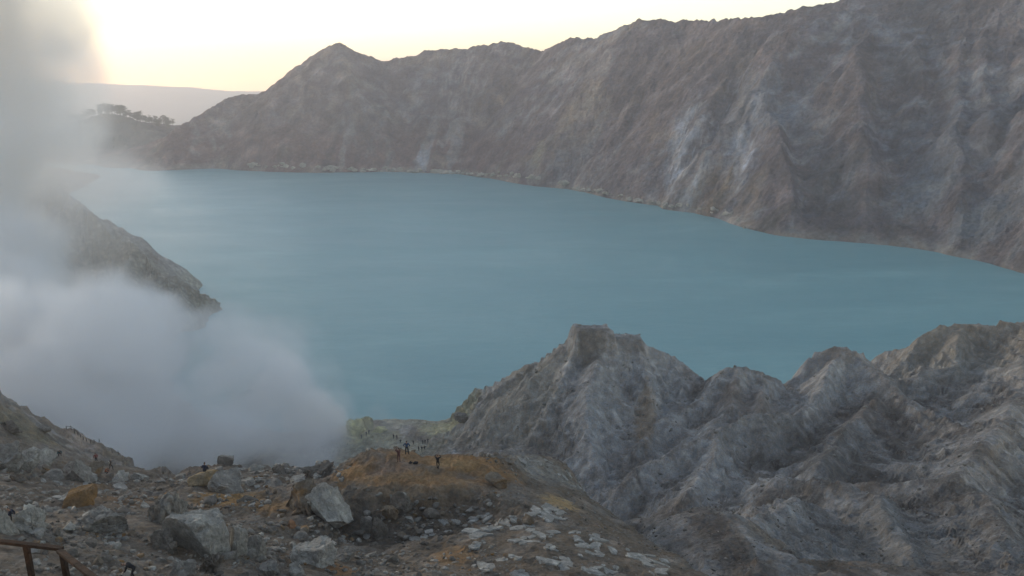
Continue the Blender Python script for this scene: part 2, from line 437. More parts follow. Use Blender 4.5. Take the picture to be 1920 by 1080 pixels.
ridge(far, rim3[1:9], 0.78, 4.0, 10, rib=9.0, lam=42)
B = at
bt = random.Random(23)
rpx = [p[0] for p in RIM]; shy = [p[1] for p in SH]


def rim_at(px):
    return np.array([np.interp(px, rpx, [q[k] for q in rim3]) for k in range(3)])


px = 360.0
while px < 2150:
    big = bt.random() < 0.4
    top = rim_at(px + bt.uniform(-15, 15)); top[2] -= bt.uniform(6, 16)
    pe = px + bt.uniform(-45, 45)
    foot = np.array(at_z(pe, np.interp(pe, shx, shy)))
    end = bt.uniform(0.86, 1.0) if big else bt.uniform(0.35, 0.8)
    wob_ = bt.uniform(-14, 14)
    H = top[2]
    q_ = [top, top + (foot - top) * 0.45 * end + np.array([wob_, 0, (0.03 if big else 0.0) * H]), top + (foot - top) * end + np.array([0, 0, 4.0 if big else -3.0])]
    ridge(far, q_, bt.uniform(0.9, 1.25), 4.0, 9, rib=7.0, lam=34)
    for side_ in (-1, 1):
        f_ = bt.uniform(0.3, 0.6)
        p_ = q_[0] + (q_[1] - q_[0]) * f_ * 2 if f_ < 0.5 else q_[1]
        th = math.atan2(*(q_[2] - q_[0])[1::-1]) + side_ * math.radians(bt.uniform(25, 55))
        ln = bt.uniform(35, 80)
        ridge(far, [p_ + np.array([0, 0, -2]), p_ + np.array([math.cos(th) * ln, math.sin(th) * ln, -2 - ln * bt.uniform(0.62, 0.8)])], 1.25, 3.0, 6, rib=4.0, lam=22)
    px += bt.uniform(32, 62) * (0.8 if px < 1000 else 1.15)
fx_, fy_ = far.X, far.Y
wet = smooth(0, 25, far.Z)
wx = fx_ + 28 * fbm(fx_ / 130, fy_ / 130 + 7, 3); wy = fy_ + 28 * fbm(fx_ / 130 + 90, fy_ / 130, 3)
far.Z += wet * (6 * fbm(wx / 150, wy / 150, 3, ridged=True) - 1.5 + 3 * fbm(wx / 60, wy / 60, 4))
sh3 = np.array([at_z(*p) for p in SH])
bestd = np.full(fx_.shape, 1e9); FS = np.zeros(fx_.shape); acc = 0.0
for a_, b_ in zip(sh3[:-1], sh3[1:]):
    ab = b_[:2] - a_[:2]; Ls = math.hypot(*ab)
    t_ = np.clip(((wx - a_[0]) * ab[0] + (wy - a_[1]) * ab[1]) / Ls ** 2, 0, 1)
    d_ = np.hypot(wx - a_[0] - t_ * ab[0], wy - a_[1] - t_ * ab[1])
    m_ = d_ < bestd
    bestd = np.where(m_, d_, bestd); FS = np.where(m_, acc + t_ * Ls, FS); acc += Ls
far.S, far.D = FS, bestd


def gully(lam, k):
    return 1 - 2 * np.abs(perlin(FS / lam + k, bestd / (lam * 4.5) + 3 * k))


rd = np.full(fx_.shape, 1e9)
for a_, b_ in zip(rim3[:-1], rim3[1:]):
    ab = np.array(b_[:2]) - np.array(a_[:2]); Ls = math.hypot(*ab)
    t_ = np.clip(((fx_ - a_[0]) * ab[0] + (fy_ - a_[1]) * ab[1]) / Ls ** 2, 0, 1)
    rd = np.minimum(rd, np.hypot(fx_ - a_[0] - t_ * ab[0], fy_ - a_[1] - t_ * ab[1]))
far.Z -= 6.0 * smooth(50, 0, rd)
calm = (0.25 + 0.75 * smooth(-500, -330, fx_)) * smooth(8, 75, rd)
amp = calm * smooth(4, 60, bestd) * (1 - 0.65 * smooth(150, 230, bestd)) * wet
far.Z += amp * (7 * (gully(42, 2) - 0.35) + 5 * (gully(18, 3) - 0.35))
# cliff bands
far.Z += calm * smooth(20, 60, far.Z) * smooth(0.0, 0.4, fbm(fx_ / 160 + 8, fy_ / 160, 2)) * 1.0 * (lambda q: 26 * ((q - np.floor(q)) ** 3 - (q - np.floor(q))))((far.Z + 0.05 * fx_ + 10 * fbm(fx_ / 90, fy_ / 90, 3)) / 26)
crest_keep = far.Z.copy()
erode(far, 60000, 60, region=far.Z > 6, cap=6.0, seed=5)
far.Z = 0.7 * far.Z + 0.3 * crest_keep
far.Z -= 15.0 * np.exp(-(((fx_ + 640) / 150) ** 2 + ((fy_ - 1340) / 160) ** 2) ** 2)
ridge(far, [(p_[0], p_[1], p_[2]) for p_ in wood3], 0.42, 5.0, 3.0)
ridge(far, rim3[1:], 1.0, 1.2, 1.0, rib=2.5, lam=30)
far.Z = np.where(far.Z < 1.5, np.maximum(far.Z * 2 - 1.5, -14), far.Z)


def terrace(z, x, y, step, tilt, sharp, wob):
    """break a slope into ledges of tilted beds"""
    q = (z + tilt[0] * x + tilt[1] * y + wob * fbm(x / 11, y / 11 + 60, 3)) / step
    f = q - np.floor(q)
    return step * (f ** sharp - f)


def near_z(x, y):
    """the near ground with its fine relief"""
    x = np.asarray(x, float); y = np.asarray(y, float)
    z = near.sample(x, y)
    r = np.hypot(x, y)
    k = smooth(-1, 2, z) * np.clip(r / 70.0, 0.3, 1.7)
    b = bare_at(x, y)
    w = fbm(x / 14 + 3, y / 14, 2)
    n1 = fbm(x / 2.6, y / 2.6, 4, ridged=True)
    s = 0.30 * n1 + 0.15 * fbm(x / 0.9 + 5, y / 0.9, 3, ridged=True)
    if float(np.max(b)) > 0:
        S, D = near.sample(x, y, near.S), near.sample(x, y, near.D)
        z = z + b * smooth(1.5, 6, D) * smooth(1, 4, z) * 0.5 * np.clip(r / 170, 0.4, 1.0) * (0.6 * (1 - 2 * np.abs(perlin(S / 4.6, D / 24 + 2))) + 0.4 * (1 - 2 * np.abs(perlin(S / 1.9 + 7, D / 11))) - 0.3)
    bed = smooth(-0.15, 0.25, w + 0.5 * smooth(100, 160, x) * b + 0.25 * (1 - b)) * smooth(30, 48, r) * smooth(-1, 3, z)
    z = z + bed * 0.75 * terrace(z + 0.4 * n1, x, y, 0.9 + 0.0 * x, (0.10, 0.05), 3.5, 1.2) * (1 - b) * 0.8
    z = z + bed * 1.0 * terrace(z + 0.2 * n1, x, y, 2.6, (0.16, 0.02), 4.0, 2.0) * b
    return z + k * s * (0.6 + 0.6 * smooth(-0.3, 0.4, w) + 0.05 * b)


def far_z(x, y):
    x = np.asarray(x, float); y = np.asarray(y, float)
    z = far.sample(x, y)
    k = smooth(0, 8, z)
    return z + k * (3.2 * fbm(x / 24, y / 24, 4, ridged=True) + 1.8 * fbm(x / 8, y / 8, 3, ridged=True))


def hit(px, py, zf=near_z, t0=30.0, t1=620.0, n=1200):
    """where the sight line through a photograph pixel meets the ground"""
    u, dy, dz = ray(px, py)
    rough = near.sample if zf is near_z else far.sample
    slack = 1.6 if zf is near_z else 4.0
    t = np.geomspace(t0, t1, n)
    cand = np.nonzero(rough(u * t, dy * t) + slack > EYE + dz * t)[0]
    k = int(cand[0]) if len(cand) else n - 1
    t = np.geomspace(t[max(k - 1, 0)], min(t[k] * 1.3, t1), 110)
    g = zf(u * t, dy * t) - (EYE + dz * t)
    if not (g > 0).any():
        t = np.geomspace(t[0], t1, 1200)
        g = zf(u * t, dy * t) - (EYE + dz * t)
    k = int(np.argmax(g > 0)) if (g > 0).any() else len(t) - 1
    tt = 0.5 * (t[max(k - 1, 0)] + t[k])
    x, y = u * tt, dy * tt
    return x, y, float(zf(np.array([x]), np.array([y]))[0])


def polar_sheet(name, zf, az, rr, zmin):
    Az, Rr = np.meshgrid(az, rr)
    X = np.sin(Az) * Rr; Y = np.cos(Az) * Rr
    Z = zf(X, Y)
    nr, na = X.shape
    co = np.stack([X, Y, Z], -1).reshape(-1, 3).astype(np.float32)
    idx = np.arange(nr * na).reshape(nr, na)
    quads = np.stack([idx[:-1, :-1], idx[:-1, 1:], idx[1:, 1:], idx[1:, :-1]], -1).reshape(-1, 4)
    keep = (Z.reshape(-1)[quads] > zmin).any(1)
    quads = quads[keep]
    used = np.zeros(nr * na, bool); used[quads.ravel()] = True
    new = np.cumsum(used) - 1
    co = co[used]; quads = new[quads]
    me = bpy.data.meshes.new(name)
    me.vertices.add(len(co)); me.vertices.foreach_set('co', co.ravel())
    me.loops.add(quads.size); me.loops.foreach_set('vertex_index', quads.ravel().astype(np.int32))
    me.polygons.add(len(quads))
    me.polygons.foreach_set('loop_start', np.arange(0, quads.size, 4, dtype=np.int32))
    me.update(calc_edges=True)
    me.polygons.foreach_set('use_smooth', np.zeros(len(quads), bool))   # broken rock: every facet shows
    return me, co
# ------------------------------------------------------------------ materials
def link(name, data, parent=None):
    o = bpy.data.objects.new(name, data)
    scene.collection.objects.link(o)
    if parent:
        o.parent = parent
    return o


def tag(o, label=None, cat=None, group=None, kind=None):
    for k, v in (('label', label), ('category', cat), ('group', group), ('kind', kind)):
        if v:
            o[k] = v
    return o


def nodes(name):
    m = bpy.data.materials.new(name)
    m.use_nodes = True
    t = m.node_tree
    return m, t, t.nodes['Principled BSDF']


def noise(t, scale, detail=4, rough=0.55, vec=None, dist=0.0):
    n = t.nodes.new('ShaderNodeTexNoise')
    n.inputs['Scale'].default_value = scale
    n.inputs['Detail'].default_value = detail
    n.inputs['Roughness'].default_value = rough
    n.inputs['Distortion'].default_value = dist
    if vec is not None:
        t.links.new(vec, n.inputs['Vector'])
    return n.outputs['Fac']


def crease(t, scale, vec, detail=7, dist=0.0):
    """ridged noise: thin sharp crests"""
    n = t.nodes.new('ShaderNodeTexNoise')
    n.noise_type = 'RIDGED_MULTIFRACTAL'
    n.normalize = True
    n.inputs['Scale'].default_value = scale
    n.inputs['Detail'].default_value = detail
    n.inputs['Roughness'].default_value = 0.6
    n.inputs['Distortion'].default_value = dist
    t.links.new(vec, n.inputs['Vector'])
    return n.outputs['Fac']


def ramp(t, fac, stops):
    r = t.nodes.new('ShaderNodeValToRGB')
    el = r.color_ramp.elements
    while len(el) < len(stops):
        el.new(0.5)
    for e, (p, c) in zip(el, stops):
        e.position = p
        e.color = (c, c, c, 1) if isinstance(c, (int, float)) else (*c, 1)
    t.links.new(fac, r.inputs[0])
    return r.outputs[0]


def mul(t, a, b, mode='MULTIPLY', fac=1.0):
    m = t.nodes.new('ShaderNodeMix')
    m.data_type = 'RGBA'
    m.blend_type = mode
    m.inputs[0].default_value = fac
    for s, v in ((m.inputs[6], a), (m.inputs[7], b)):
        if isinstance(v, tuple):
            s.default_value = (*v, 1)
        else:
            t.links.new(v, s)
    return m.outputs[2]


def bump(t, bsdf, heights):
    prev = None
    for h, strength, dist in heights:
        b = t.nodes.new('ShaderNodeBump')
        b.inputs['Strength'].default_value = strength
        b.inputs['Distance'].default_value = dist
        t.links.new(h, b.inputs['Height'])
        if prev is not None:
            t.links.new(prev, b.inputs['Normal'])
        prev = b.outputs[0]
    t.links.new(prev, bsdf.inputs['Normal'])


def ground_mat(name, s, contrast, layer=0.0):
    """rock and dust: the tint stored on the sheet, broken up at several sizes (s: size of the coarse mottling in metres)"""
    m, t, b = nodes(name)
    a = t.nodes.new('ShaderNodeAttribute')
    a.attribute_name = 'tint'
    g = t.nodes.new('ShaderNodeNewGeometry')
    pos = g.outputs['Position']
    lo = 1 - contrast; hi = 1 + contrast
    c = mul(t, a.outputs['Color'], ramp(t, noise(t, 1 / s, 4, 0.62, pos), [(0.3, lo), (0.7, hi)]))
    c = mul(t, c, ramp(t, noise(t, 7 / s, 3, 0.7, pos), [(0.3, 1 - 0.9 * contrast), (0.72, 1 + 0.9 * contrast)]))
    c = mul(t, c, ramp(t, noise(t, 1.7 / s, 2, 0.6, pos, 1.5), [(0.35, (1.06, 0.98, 0.90)), (0.65, (0.95, 1.0, 1.06))]))
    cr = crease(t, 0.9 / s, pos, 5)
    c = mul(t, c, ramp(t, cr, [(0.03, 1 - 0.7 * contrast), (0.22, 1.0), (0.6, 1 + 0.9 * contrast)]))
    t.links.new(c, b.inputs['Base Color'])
    b.inputs['Roughness'].default_value = 0.93
    b.inputs['Specular IOR Level'].default_value = 0.15
    bump(t, b, [(cr, 1.0, 0.3 * s), (noise(t, 3.0 / s, 6, 0.75, pos), 1.0, 0.24 * s)])
    return m


def rock_mat(name, col, alt, scale=1.0, stain=None, amount=0.5):
    m, t, b = nodes(name)
    col, alt = [tuple(1.15 * q for q in c_) for c_ in (col, alt)]
    g = t.nodes.new('ShaderNodeNewGeometry')
    pos = g.outputs['Position']
    f = ramp(t, noise(t, 0.9 * scale, 4, 0.65, pos), [(0.35, 0.0), (0.68, 1.0)])
    c = t.nodes.new('ShaderNodeMix'); c.data_type = 'RGBA'
    t.links.new(f, c.inputs[0]); c.inputs[6].default_value = (*col, 1); c.inputs[7].default_value = (*alt, 1)
    c = c.outputs[2]
    if stain:
        k = t.nodes.new('ShaderNodeMix'); k.data_type = 'RGBA'
        t.links.new(ramp(t, noise(t, 0.5 * scale, 5, 0.6, pos, 0.6), [(0.62 - 0.3 * amount, 0.0), (0.78 - 0.3 * amount, 1.0)]), k.inputs[0])
        t.links.new(c, k.inputs[6]); k.inputs[7].default_value = (*stain, 1)
        c = k.outputs[2]
    c = mul(t, c, ramp(t, noise(t, 6 * scale, 5, 0.7, pos), [(0.3, 0.66), (0.7, 1.26)]))
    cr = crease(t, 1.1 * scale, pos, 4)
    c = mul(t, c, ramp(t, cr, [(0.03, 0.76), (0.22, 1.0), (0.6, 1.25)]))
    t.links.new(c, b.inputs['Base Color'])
    b.inputs['Roughness'].default_value = 0.92
    b.inputs['Specular IOR Level'].default_value = 0.15
    bump(t, b, [(cr, 1.0, 0.22 / scale), (noise(t, 3 * scale, 5, 0.75, pos), 1.0, 0.16 / scale)])
    return m


def plain_mat(name, col, rough=0.8, scale=6.0, vary=0.25, metal=0.0):
    m, t, b = nodes(name)
    tc = t.nodes.new('ShaderNodeTexCoord')
    n = noise(t, scale, 4, 0.6, tc.outputs['Object'])
    c = mul(t, (col[0], col[1], col[2]), ramp(t, n, [(0.3, 1 - vary), (0.7, 1 + vary)]))
    t.links.new(c, b.inputs['Base Color'])
    b.inputs['Roughness'].default_value = rough
    b.inputs['Metallic'].default_value = metal
    b.inputs['Specular IOR Level'].default_value = 0.25
    return m


GREY, PALE = (0.235, 0.215, 0.19), (0.40, 0.385, 0.355)
M_SLOPE = ground_mat('volcanic_ground', 2.4, 0.29)
M_WALL = ground_mat('crater_rock', 24.0, 0.34)
M_ROCK = {
    'grey': rock_mat('grey_rock', (0.20, 0.182, 0.156), (0.30, 0.284, 0.25)),
    'pale': rock_mat('pale_rock', (0.38, 0.365, 0.32), (0.29, 0.27, 0.235), 0.8),
    'dark': rock_mat('dark_rock', (0.12, 0.105, 0.088), (0.178, 0.16, 0.136)),
    'brown': rock_mat('brown_rock', (0.17, 0.135, 0.098), (0.225, 0.19, 0.148), 1.0, (0.27, 0.155, 0.062), 0.4),
    'orange': rock_mat('orange_rock', (0.29, 0.16, 0.055), (0.19, 0.13, 0.08), 0.9),
    'ochre': rock_mat('ochre_rock', (0.30, 0.205, 0.095), (0.23, 0.19, 0.135), 0.9),
    'red': rock_mat('reddish_rock', (0.33, 0.17, 0.09), (0.27, 0.16, 0.10)),
    'sulphur': rock_mat('sulphur_rock', (0.58, 0.54, 0.27), (0.46, 0.44, 0.28), 0.4, (0.27, 0.25, 0.20), 0.3),
    'slab': rock_mat('pale_slab', (0.36, 0.352, 0.32), (0.25, 0.24, 0.215), 1.2),
    'shore': rock_mat('bleached_rock', (0.46, 0.42, 0.35), (0.34, 0.30, 0.25), 0.1),
}

# ------------------------------------------------------------------ the sheets of ground
def blobs(x, y, col, spots, zf=near_z, wob=0.45, grain=None):
    """lay stained patches: (px, py, half width px, half depth m, colour, strength)"""
    for px, py, hw, hd, c, s in spots:
        bx_, by_, _ = hit(px, py, zf) if zf is near_z else hit(px, py, zf, 400.0, 1700.0)
        r0 = math.hypot(bx_, by_)
        hwm = hw * r0 / FPX
        ca, sa = by_ / r0, bx_ / r0
        u = (x - bx_) * ca - (y - by_) * sa
        v = (x - bx_) * sa + (y - by_) * ca
        sel = (np.abs(u) < 3 * hwm) & (np.abs(v) < 3 * hd)
        if not sel.any():
            continue
        us, vs = u[sel] / hwm, v[sel] / hd
        n = fbm(x[sel] / (0.35 * hwm + 0.3), y[sel] / (0.35 * hwm + 0.3), 4)
        n2 = fbm(x[sel] / 0.7, y[sel] / 0.7 + 30, 3)
        d = np.hypot(us, vs) + wob * n + 0.25 * n2
        w = s * smooth(1.15, 0.45, d)
        if grain is not None:
            w = w * grain[sel]
        col[sel] += (np.array(c) - col[sel]) * w[:, None]


def set_tint(me, col):
    a = me.color_attributes.new('tint', 'FLOAT_COLOR', 'POINT')
    full = np.ones((len(col), 4), np.float32); full[:, :3] = np.clip(col, 0.01, 0.9)
    a.data.foreach_set('color', full.ravel())


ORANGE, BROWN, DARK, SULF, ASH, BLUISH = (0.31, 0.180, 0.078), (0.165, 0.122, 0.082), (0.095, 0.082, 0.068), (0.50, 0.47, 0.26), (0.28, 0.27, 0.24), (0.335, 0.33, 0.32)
az = np.radians(np.linspace(-38, 38, 900))
rr = np.concatenate([np.geomspace(3, 42, 60)[:-1], np.geomspace(42, 112, 430)[:-1], np.geomspace(112, 300, 330)[:-1], np.geomspace(300, 520, 70)])
slope_me, co = polar_sheet('slope', near_z, az, rr, -2.0)
x, y, z = co[:, 0].astype(float), co[:, 1].astype(float), co[:, 2].astype(float)
gx = near.sample(x + 1.5, y) - near.sample(x - 1.5, y); gy = near.sample(x, y + 1.5) - near.sample(x, y - 1.5)
steep = np.hypot(gx, gy) / 3.0
rad = np.hypot(x, y)
beyond = bare_at(x, y)
n1 = fbm(x / 17, y / 17, 4); n2 = fbm(x / 5.5 + 9, y / 5.5, 4)
col = np.empty((len(x), 3)); col[:] = (0.178, 0.146, 0.113)
col += (np.array((0.235, 0.208, 0.176)) - col) * smooth(-0.1, 0.5, n2)[:, None] * 0.8
bad = np.empty_like(col); bad[:] = (0.228, 0.208, 0.188)
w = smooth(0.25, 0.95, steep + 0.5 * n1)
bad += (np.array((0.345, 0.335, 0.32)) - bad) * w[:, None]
w = smooth(0.15, 0.5, fbm(x / 26 + 50, y / 26, 4))
bad += (np.array((0.185, 0.152, 0.122)) - bad) * (0.75 * w)[:, None]
sS, sD = near.sample(x, y, near.S), near.sample(x, y, near.D)
st = 0.85 * fbm(sS / 4.2, sD / 38 + 7, 3) + 0.12 * fbm(x / 3.1, y / 3.1 + 3, 3) + 0.3 * fbm(x / 30, y / 30 + 8, 2)
bad += (np.array((0.40, 0.39, 0.375)) - bad) * (0.7 * smooth(0.08, 0.26, st + 0.25 * n1))[:, None]
bad += (np.array((0.125, 0.11, 0.10)) - bad) * (0.65 * smooth(0.12, 0.28, -st + 0.3 * n2))[:, None]
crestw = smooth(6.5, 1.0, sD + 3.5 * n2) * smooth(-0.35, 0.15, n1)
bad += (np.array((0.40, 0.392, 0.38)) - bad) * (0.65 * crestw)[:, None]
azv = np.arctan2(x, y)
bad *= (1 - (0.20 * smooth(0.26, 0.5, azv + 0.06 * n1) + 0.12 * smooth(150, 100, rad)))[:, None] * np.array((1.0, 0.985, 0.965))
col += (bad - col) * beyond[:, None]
shorew = smooth(16, 4, z) * smooth(185, 215, rad)
col += (np.array((0.36, 0.35, 0.27)) - col) * (0.75 * shorew * smooth(-0.4, 0.2, n1))[:, None]
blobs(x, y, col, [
    (1120, 700, 60, 30, BLUISH, 0.6), (1230, 700, 70, 18, BLUISH, 0.7), (1120, 880, 50, 14, BLUISH, 0.7), (1240, 850, 60, 12, BLUISH, 0.6), (1390, 720, 60, 10, BLUISH, 0.6), (1540, 700, 60, 14, BLUISH, 0.6), (1800, 640, 120, 20, ASH, 0.6),
    (1210, 790, 25, 14, (0.31, 0.22, 0.13), 0.6), (960, 740, 120, 40, (0.33, 0.30, 0.24), 0.6), (1480, 850, 160, 16, DARK, 0.4), (1420, 760, 60, 12, (0.21, 0.17, 0.14), 0.5),
    (1820, 612, 140, 16, (0.27, 0.235, 0.19), 0.7), (1640, 775, 90, 10, (0.15, 0.118, 0.095), 0.6), (1370, 735, 30, 6, (0.16, 0.12, 0.09), 0.6), (1560, 668, 40, 4, (0.17, 0.15, 0.135), 0.6), (1110, 622, 40, 6, (0.17, 0.155, 0.135), 0.8), (1180, 640, 40, 4, (0.17, 0.155, 0.135), 0.6),
    (1600, 900, 120, 10, DARK, 0.5), (1680, 1000, 140, 18, (0.29, 0.275, 0.25), 0.6), (1560, 1050, 60, 10, BROWN, 0.5), (1440, 1010, 60, 6, (0.23, 0.17, 0.11), 0.5),
    (300, 760, 200, 40, (0.24, 0.22, 0.19), 0.5), (260, 500, 160, 50, (0.27, 0.25, 0.205), 0.8),
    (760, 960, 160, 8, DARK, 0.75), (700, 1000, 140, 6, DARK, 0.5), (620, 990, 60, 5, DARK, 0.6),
    (790, 890, 170, 6, (0.28, 0.205, 0.135), 0.9), (790, 862, 140, 3.5, ORANGE, 0.6), (900, 872, 90, 3.5, ORANGE, 0.7), (850, 866, 60, 1.5, (0.36, 0.24, 0.12), 0.7), (700, 862, 40, 2.0, (0.23, 0.20, 0.17), 0.7), (790, 880, 50, 1.2, (0.24, 0.21, 0.175), 0.6), (870, 895, 40, 1.0, (0.22, 0.19, 0.16), 0.7), (660, 880, 60, 3, ORANGE, 0.8), (800, 897, 130, 2.0, ORANGE, 0.6), (740, 876, 60, 1.6, (0.25, 0.185, 0.14), 0.8), (560, 910, 60, 4, (0.30, 0.25, 0.20), 0.6),
    (430, 930, 75, 4.5, (0.36, 0.215, 0.085), 0.85), (520, 945, 60, 3, (0.33, 0.20, 0.09), 0.7), (400, 945, 50, 2.5, ORANGE, 0.6),
    (240, 935, 60, 4, (0.17, 0.105, 0.06), 0.85), (130, 925, 120, 5, DARK, 0.6), (60, 930, 80, 4, (0.135, 0.12, 0.10), 0.7), (180, 910, 40, 2, ORANGE, 0.35),
    (1050, 942, 45, 3.0, (0.42, 0.30, 0.15), 0.8), (1110, 985, 60, 3, BROWN, 0.6), (850, 1040, 60, 3, (0.32, 0.19, 0.085), 0.65), (980, 1060, 40, 2, BROWN, 0.5),
    (640, 1065, 45, 1.6, (0.36, 0.19, 0.08), 0.7), (420, 1040, 60, 3, (0.32, 0.27, 0.19), 0.5), (1000, 870, 50, 6, ASH, 0.7), (1060, 900, 60, 5, ASH, 0.6),
    (150, 830, 40, 8, (0.36, 0.30, 0.25), 0.8), (40, 800, 60, 8, (0.21, 0.185, 0.12), 0.6), (90, 790, 40, 6, (0.19, 0.15, 0.11), 0.6), (210, 850, 40, 6, (0.20, 0.165, 0.12), 0.7),
    (670, 806, 40, 14, SULF, 0.9), (720, 815, 40, 10, (0.38, 0.36, 0.24), 0.7), (830, 802, 60, 10, (0.40, 0.38, 0.22), 0.8), (870, 770, 40, 8, (0.36, 0.35, 0.23), 0.6), (840, 835, 60, 10, (0.22, 0.20, 0.16), 0.6), (760, 840, 80, 10, (0.40, 0.39, 0.31), 0.6),
])
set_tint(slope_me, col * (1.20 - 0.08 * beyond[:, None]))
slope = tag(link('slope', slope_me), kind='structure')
slope_me.materials.append(M_SLOPE)

az = np.radians(np.linspace(-43, 43, 860))
wall_me, co = polar_sheet('crater_wall', far_z, az, np.geomspace(470, 1740, 340), -2.0)
x, y, z = co[:, 0].astype(float), co[:, 1].astype(float), co[:, 2].astype(float)
n1 = fbm(x / 120, y / 120, 4); n2 = fbm(x / 40 + 9, y / 40, 4); n3 = fbm(x / 16, y / 16 + z / 16, 3)
col = np.empty((len(x), 3)); col[:] = (0.225, 0.182, 0.165)
col += (np.array((0.18, 0.152, 0.15)) - col) * smooth(-0.2, 0.4, n1)[:, None]
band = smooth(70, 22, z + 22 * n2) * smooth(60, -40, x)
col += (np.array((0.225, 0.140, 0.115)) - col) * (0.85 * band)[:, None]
col += (np.array((0.29, 0.235, 0.18)) - col) * (0.7 * smooth(0.12, 0.5, n2 + 0.5 * n1) * smooth(420, 150, x))[:, None]
col += (np.array((0.29, 0.285, 0.28)) - col) * (0.6 * smooth(0.25, 0.55, n3 * 0.6 + n1 * 0.9 + 0.25 * smooth(250, 330, x)))[:, None]
sS, sD = far.sample(x, y, far.S), far.sample(x, y, far.D)
st = fbm(sS / 17, sD / 130, 3) + 0.35 * fbm(sS / 7, sD / 40 + 20, 2)
zone = fbm(x / 140 + 70, y / 140, 2)
col += (np.array((0.35, 0.325, 0.30)) - col) * (0.6 * smooth(0.16, 0.34, 0.7 * st + 0.3 * n3 + 0.5 * zone))[:, None]
col += (np.array((0.115, 0.098, 0.09)) - col) * (0.55 * smooth(0.16, 0.34, -0.7 * st - 0.35 * n3 - 0.2 * zone))[:, None]
tide = smooth(7, 2, z + 3.5 * fbm(x / 18, y / 18, 3)) * smooth(-0.35, 0.05, fbm(x / 45 + 5, y / 45, 3))
col += (np.array((0.40, 0.345, 0.275)) - col) * (0.75 * tide)[:, None]
wood = np.exp(-(((x + 640) / 130) ** 2 + ((y - 1330) / 130) ** 2) ** 2)
col += (np.array((0.055, 0.065, 0.045)) - col) * (0.9 * wood)[:, None]
blobs(x, y, col, [
    (1290, 265, 45, 60, (0.48, 0.48, 0.47), 0.75), (1285, 345, 45, 30, (0.50, 0.485, 0.45), 0.75), (1385, 300, 30, 40, (0.46, 0.46, 0.46), 0.85), (1450, 190, 60, 40, (0.32, 0.33, 0.34), 0.75), (1340, 360, 50, 25, (0.28, 0.21, 0.14), 0.75), (1380, 200, 40, 50, (0.28, 0.27, 0.26), 0.75),
    (1090, 210, 60, 40, (0.30, 0.25, 0.19), 0.75), (925, 190, 50, 30, (0.27, 0.21, 0.16), 0.75), (690, 230, 60, 40, (0.25, 0.23, 0.21), 0.75), (795, 300, 14, 25, (0.36, 0.35, 0.34), 0.95), (1010, 290, 14, 25, (0.36, 0.31, 0.23), 0.95), (820, 300, 20, 16, (0.30, 0.24, 0.18), 0.85),
    (1720, 370, 60, 25, (0.29, 0.29, 0.285), 0.75), (1840, 420, 60, 20, (0.29, 0.285, 0.27), 0.75), (1560, 350, 60, 30, (0.19, 0.175, 0.16), 0.75), (1440, 420, 60, 10, (0.16, 0.14, 0.12), 0.95),
], zf=far_z, grain=0.35 + 0.9 * smooth(-0.14, 0.10, st + 0.3 * fbm(x / 9, y / 9 + z / 9, 3)))
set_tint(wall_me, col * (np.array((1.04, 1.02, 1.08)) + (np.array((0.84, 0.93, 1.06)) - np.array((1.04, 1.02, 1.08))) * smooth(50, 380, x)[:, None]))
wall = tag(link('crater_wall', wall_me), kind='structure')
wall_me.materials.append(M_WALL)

# the far ridge on the horizon and the land below it
hx = np.linspace(-6600, 6600, 240); hy = np.linspace(3600, 8400, 60)
HX, HY = np.meshgrid(hx, hy)
crest = -62 + 0.042 * np.clip(-HX, -2000, 5000) + 26 * fbm(HX / 1500, HX * 0 + 1, 3)
HZ = -160 + (crest + 160) * np.exp(-((HY - 6000 - 200 * fbm(HX / 900, HX * 0, 2)) / 800) ** 2) + 10 * fbm(HX / 260, HY / 260, 4) * np.exp(-((HY - 5800) / 900) ** 2) + 3 * fbm(HX / 60, HY / 60, 3)
idx = np.arange(HX.size).reshape(HX.shape)
hill_me = bpy.data.meshes.new('hill')
hill_me.from_pydata(np.stack([HX, HY, HZ], -1).reshape(-1, 3).tolist(), [], np.stack([idx[:-1, :-1], idx[:-1, 1:], idx[1:, 1:], idx[1:, :-1]], -1).reshape(-1, 4).tolist())
hill_me.polygons.foreach_set('use_smooth', np.ones(len(hill_me.polygons), bool))
set_tint(hill_me, np.tile((0.10, 0.10, 0.075), (HX.size, 1)))
M_HILL = ground_mat('wooded_hill', 160.0, 0.3)
hill_me.materials.append(M_HILL)
tag(link('hill', hill_me), kind='structure')
gm = bpy.data.meshes.new('ground')
gm.from_pydata([(-8000, -600, -150), (8000, -600, -150), (8000, 9400, -150), (-8000, 9400, -150)], [], [(0, 1, 2, 3)])
set_tint(gm, np.tile((0.10, 0.10, 0.075), (4, 1)))
gm.materials.append(M_HILL)
tag(link('ground', gm), kind='structure')

# ------------------------------------------------------------------ the lake
m, t, b = nodes('acid_lake')
g = t.nodes.new('ShaderNodeNewGeometry'); pos = g.outputs['Position']
mp = t.nodes.new('ShaderNodeMapping'); mp.inputs['Scale'].default_value = (0.55, 1.3, 1.0); mp.inputs['Rotation'].default_value = (0, 0, 0.35)
t.links.new(pos, mp.inputs['Vector'])
c = ramp(t, noise(t, 0.010, 7, 0.62, mp.outputs[0], 1.2), [(0.28, (0.135, 0.298, 0.325)), (0.55, (0.160, 0.330, 0.350)), (0.78, (0.228, 0.412, 0.420))])
c = mul(t, c, ramp(t, noise(t, 0.16, 6, 0.7, mp.outputs[0]), [(0.3, 0.95), (0.7, 1.05)]))
t.links.new(c, b.inputs['Base Color'])
rg = ramp(t, noise(t, 0.02, 5, 0.6, mp.outputs[0], 0.8), [(0.35, 0.31), (0.65, 0.39)])
t.links.new(rg, b.inputs['Roughness'])
b.inputs['IOR'].default_value = 1.33
b.inputs['Specular IOR Level'].default_value = 0.4
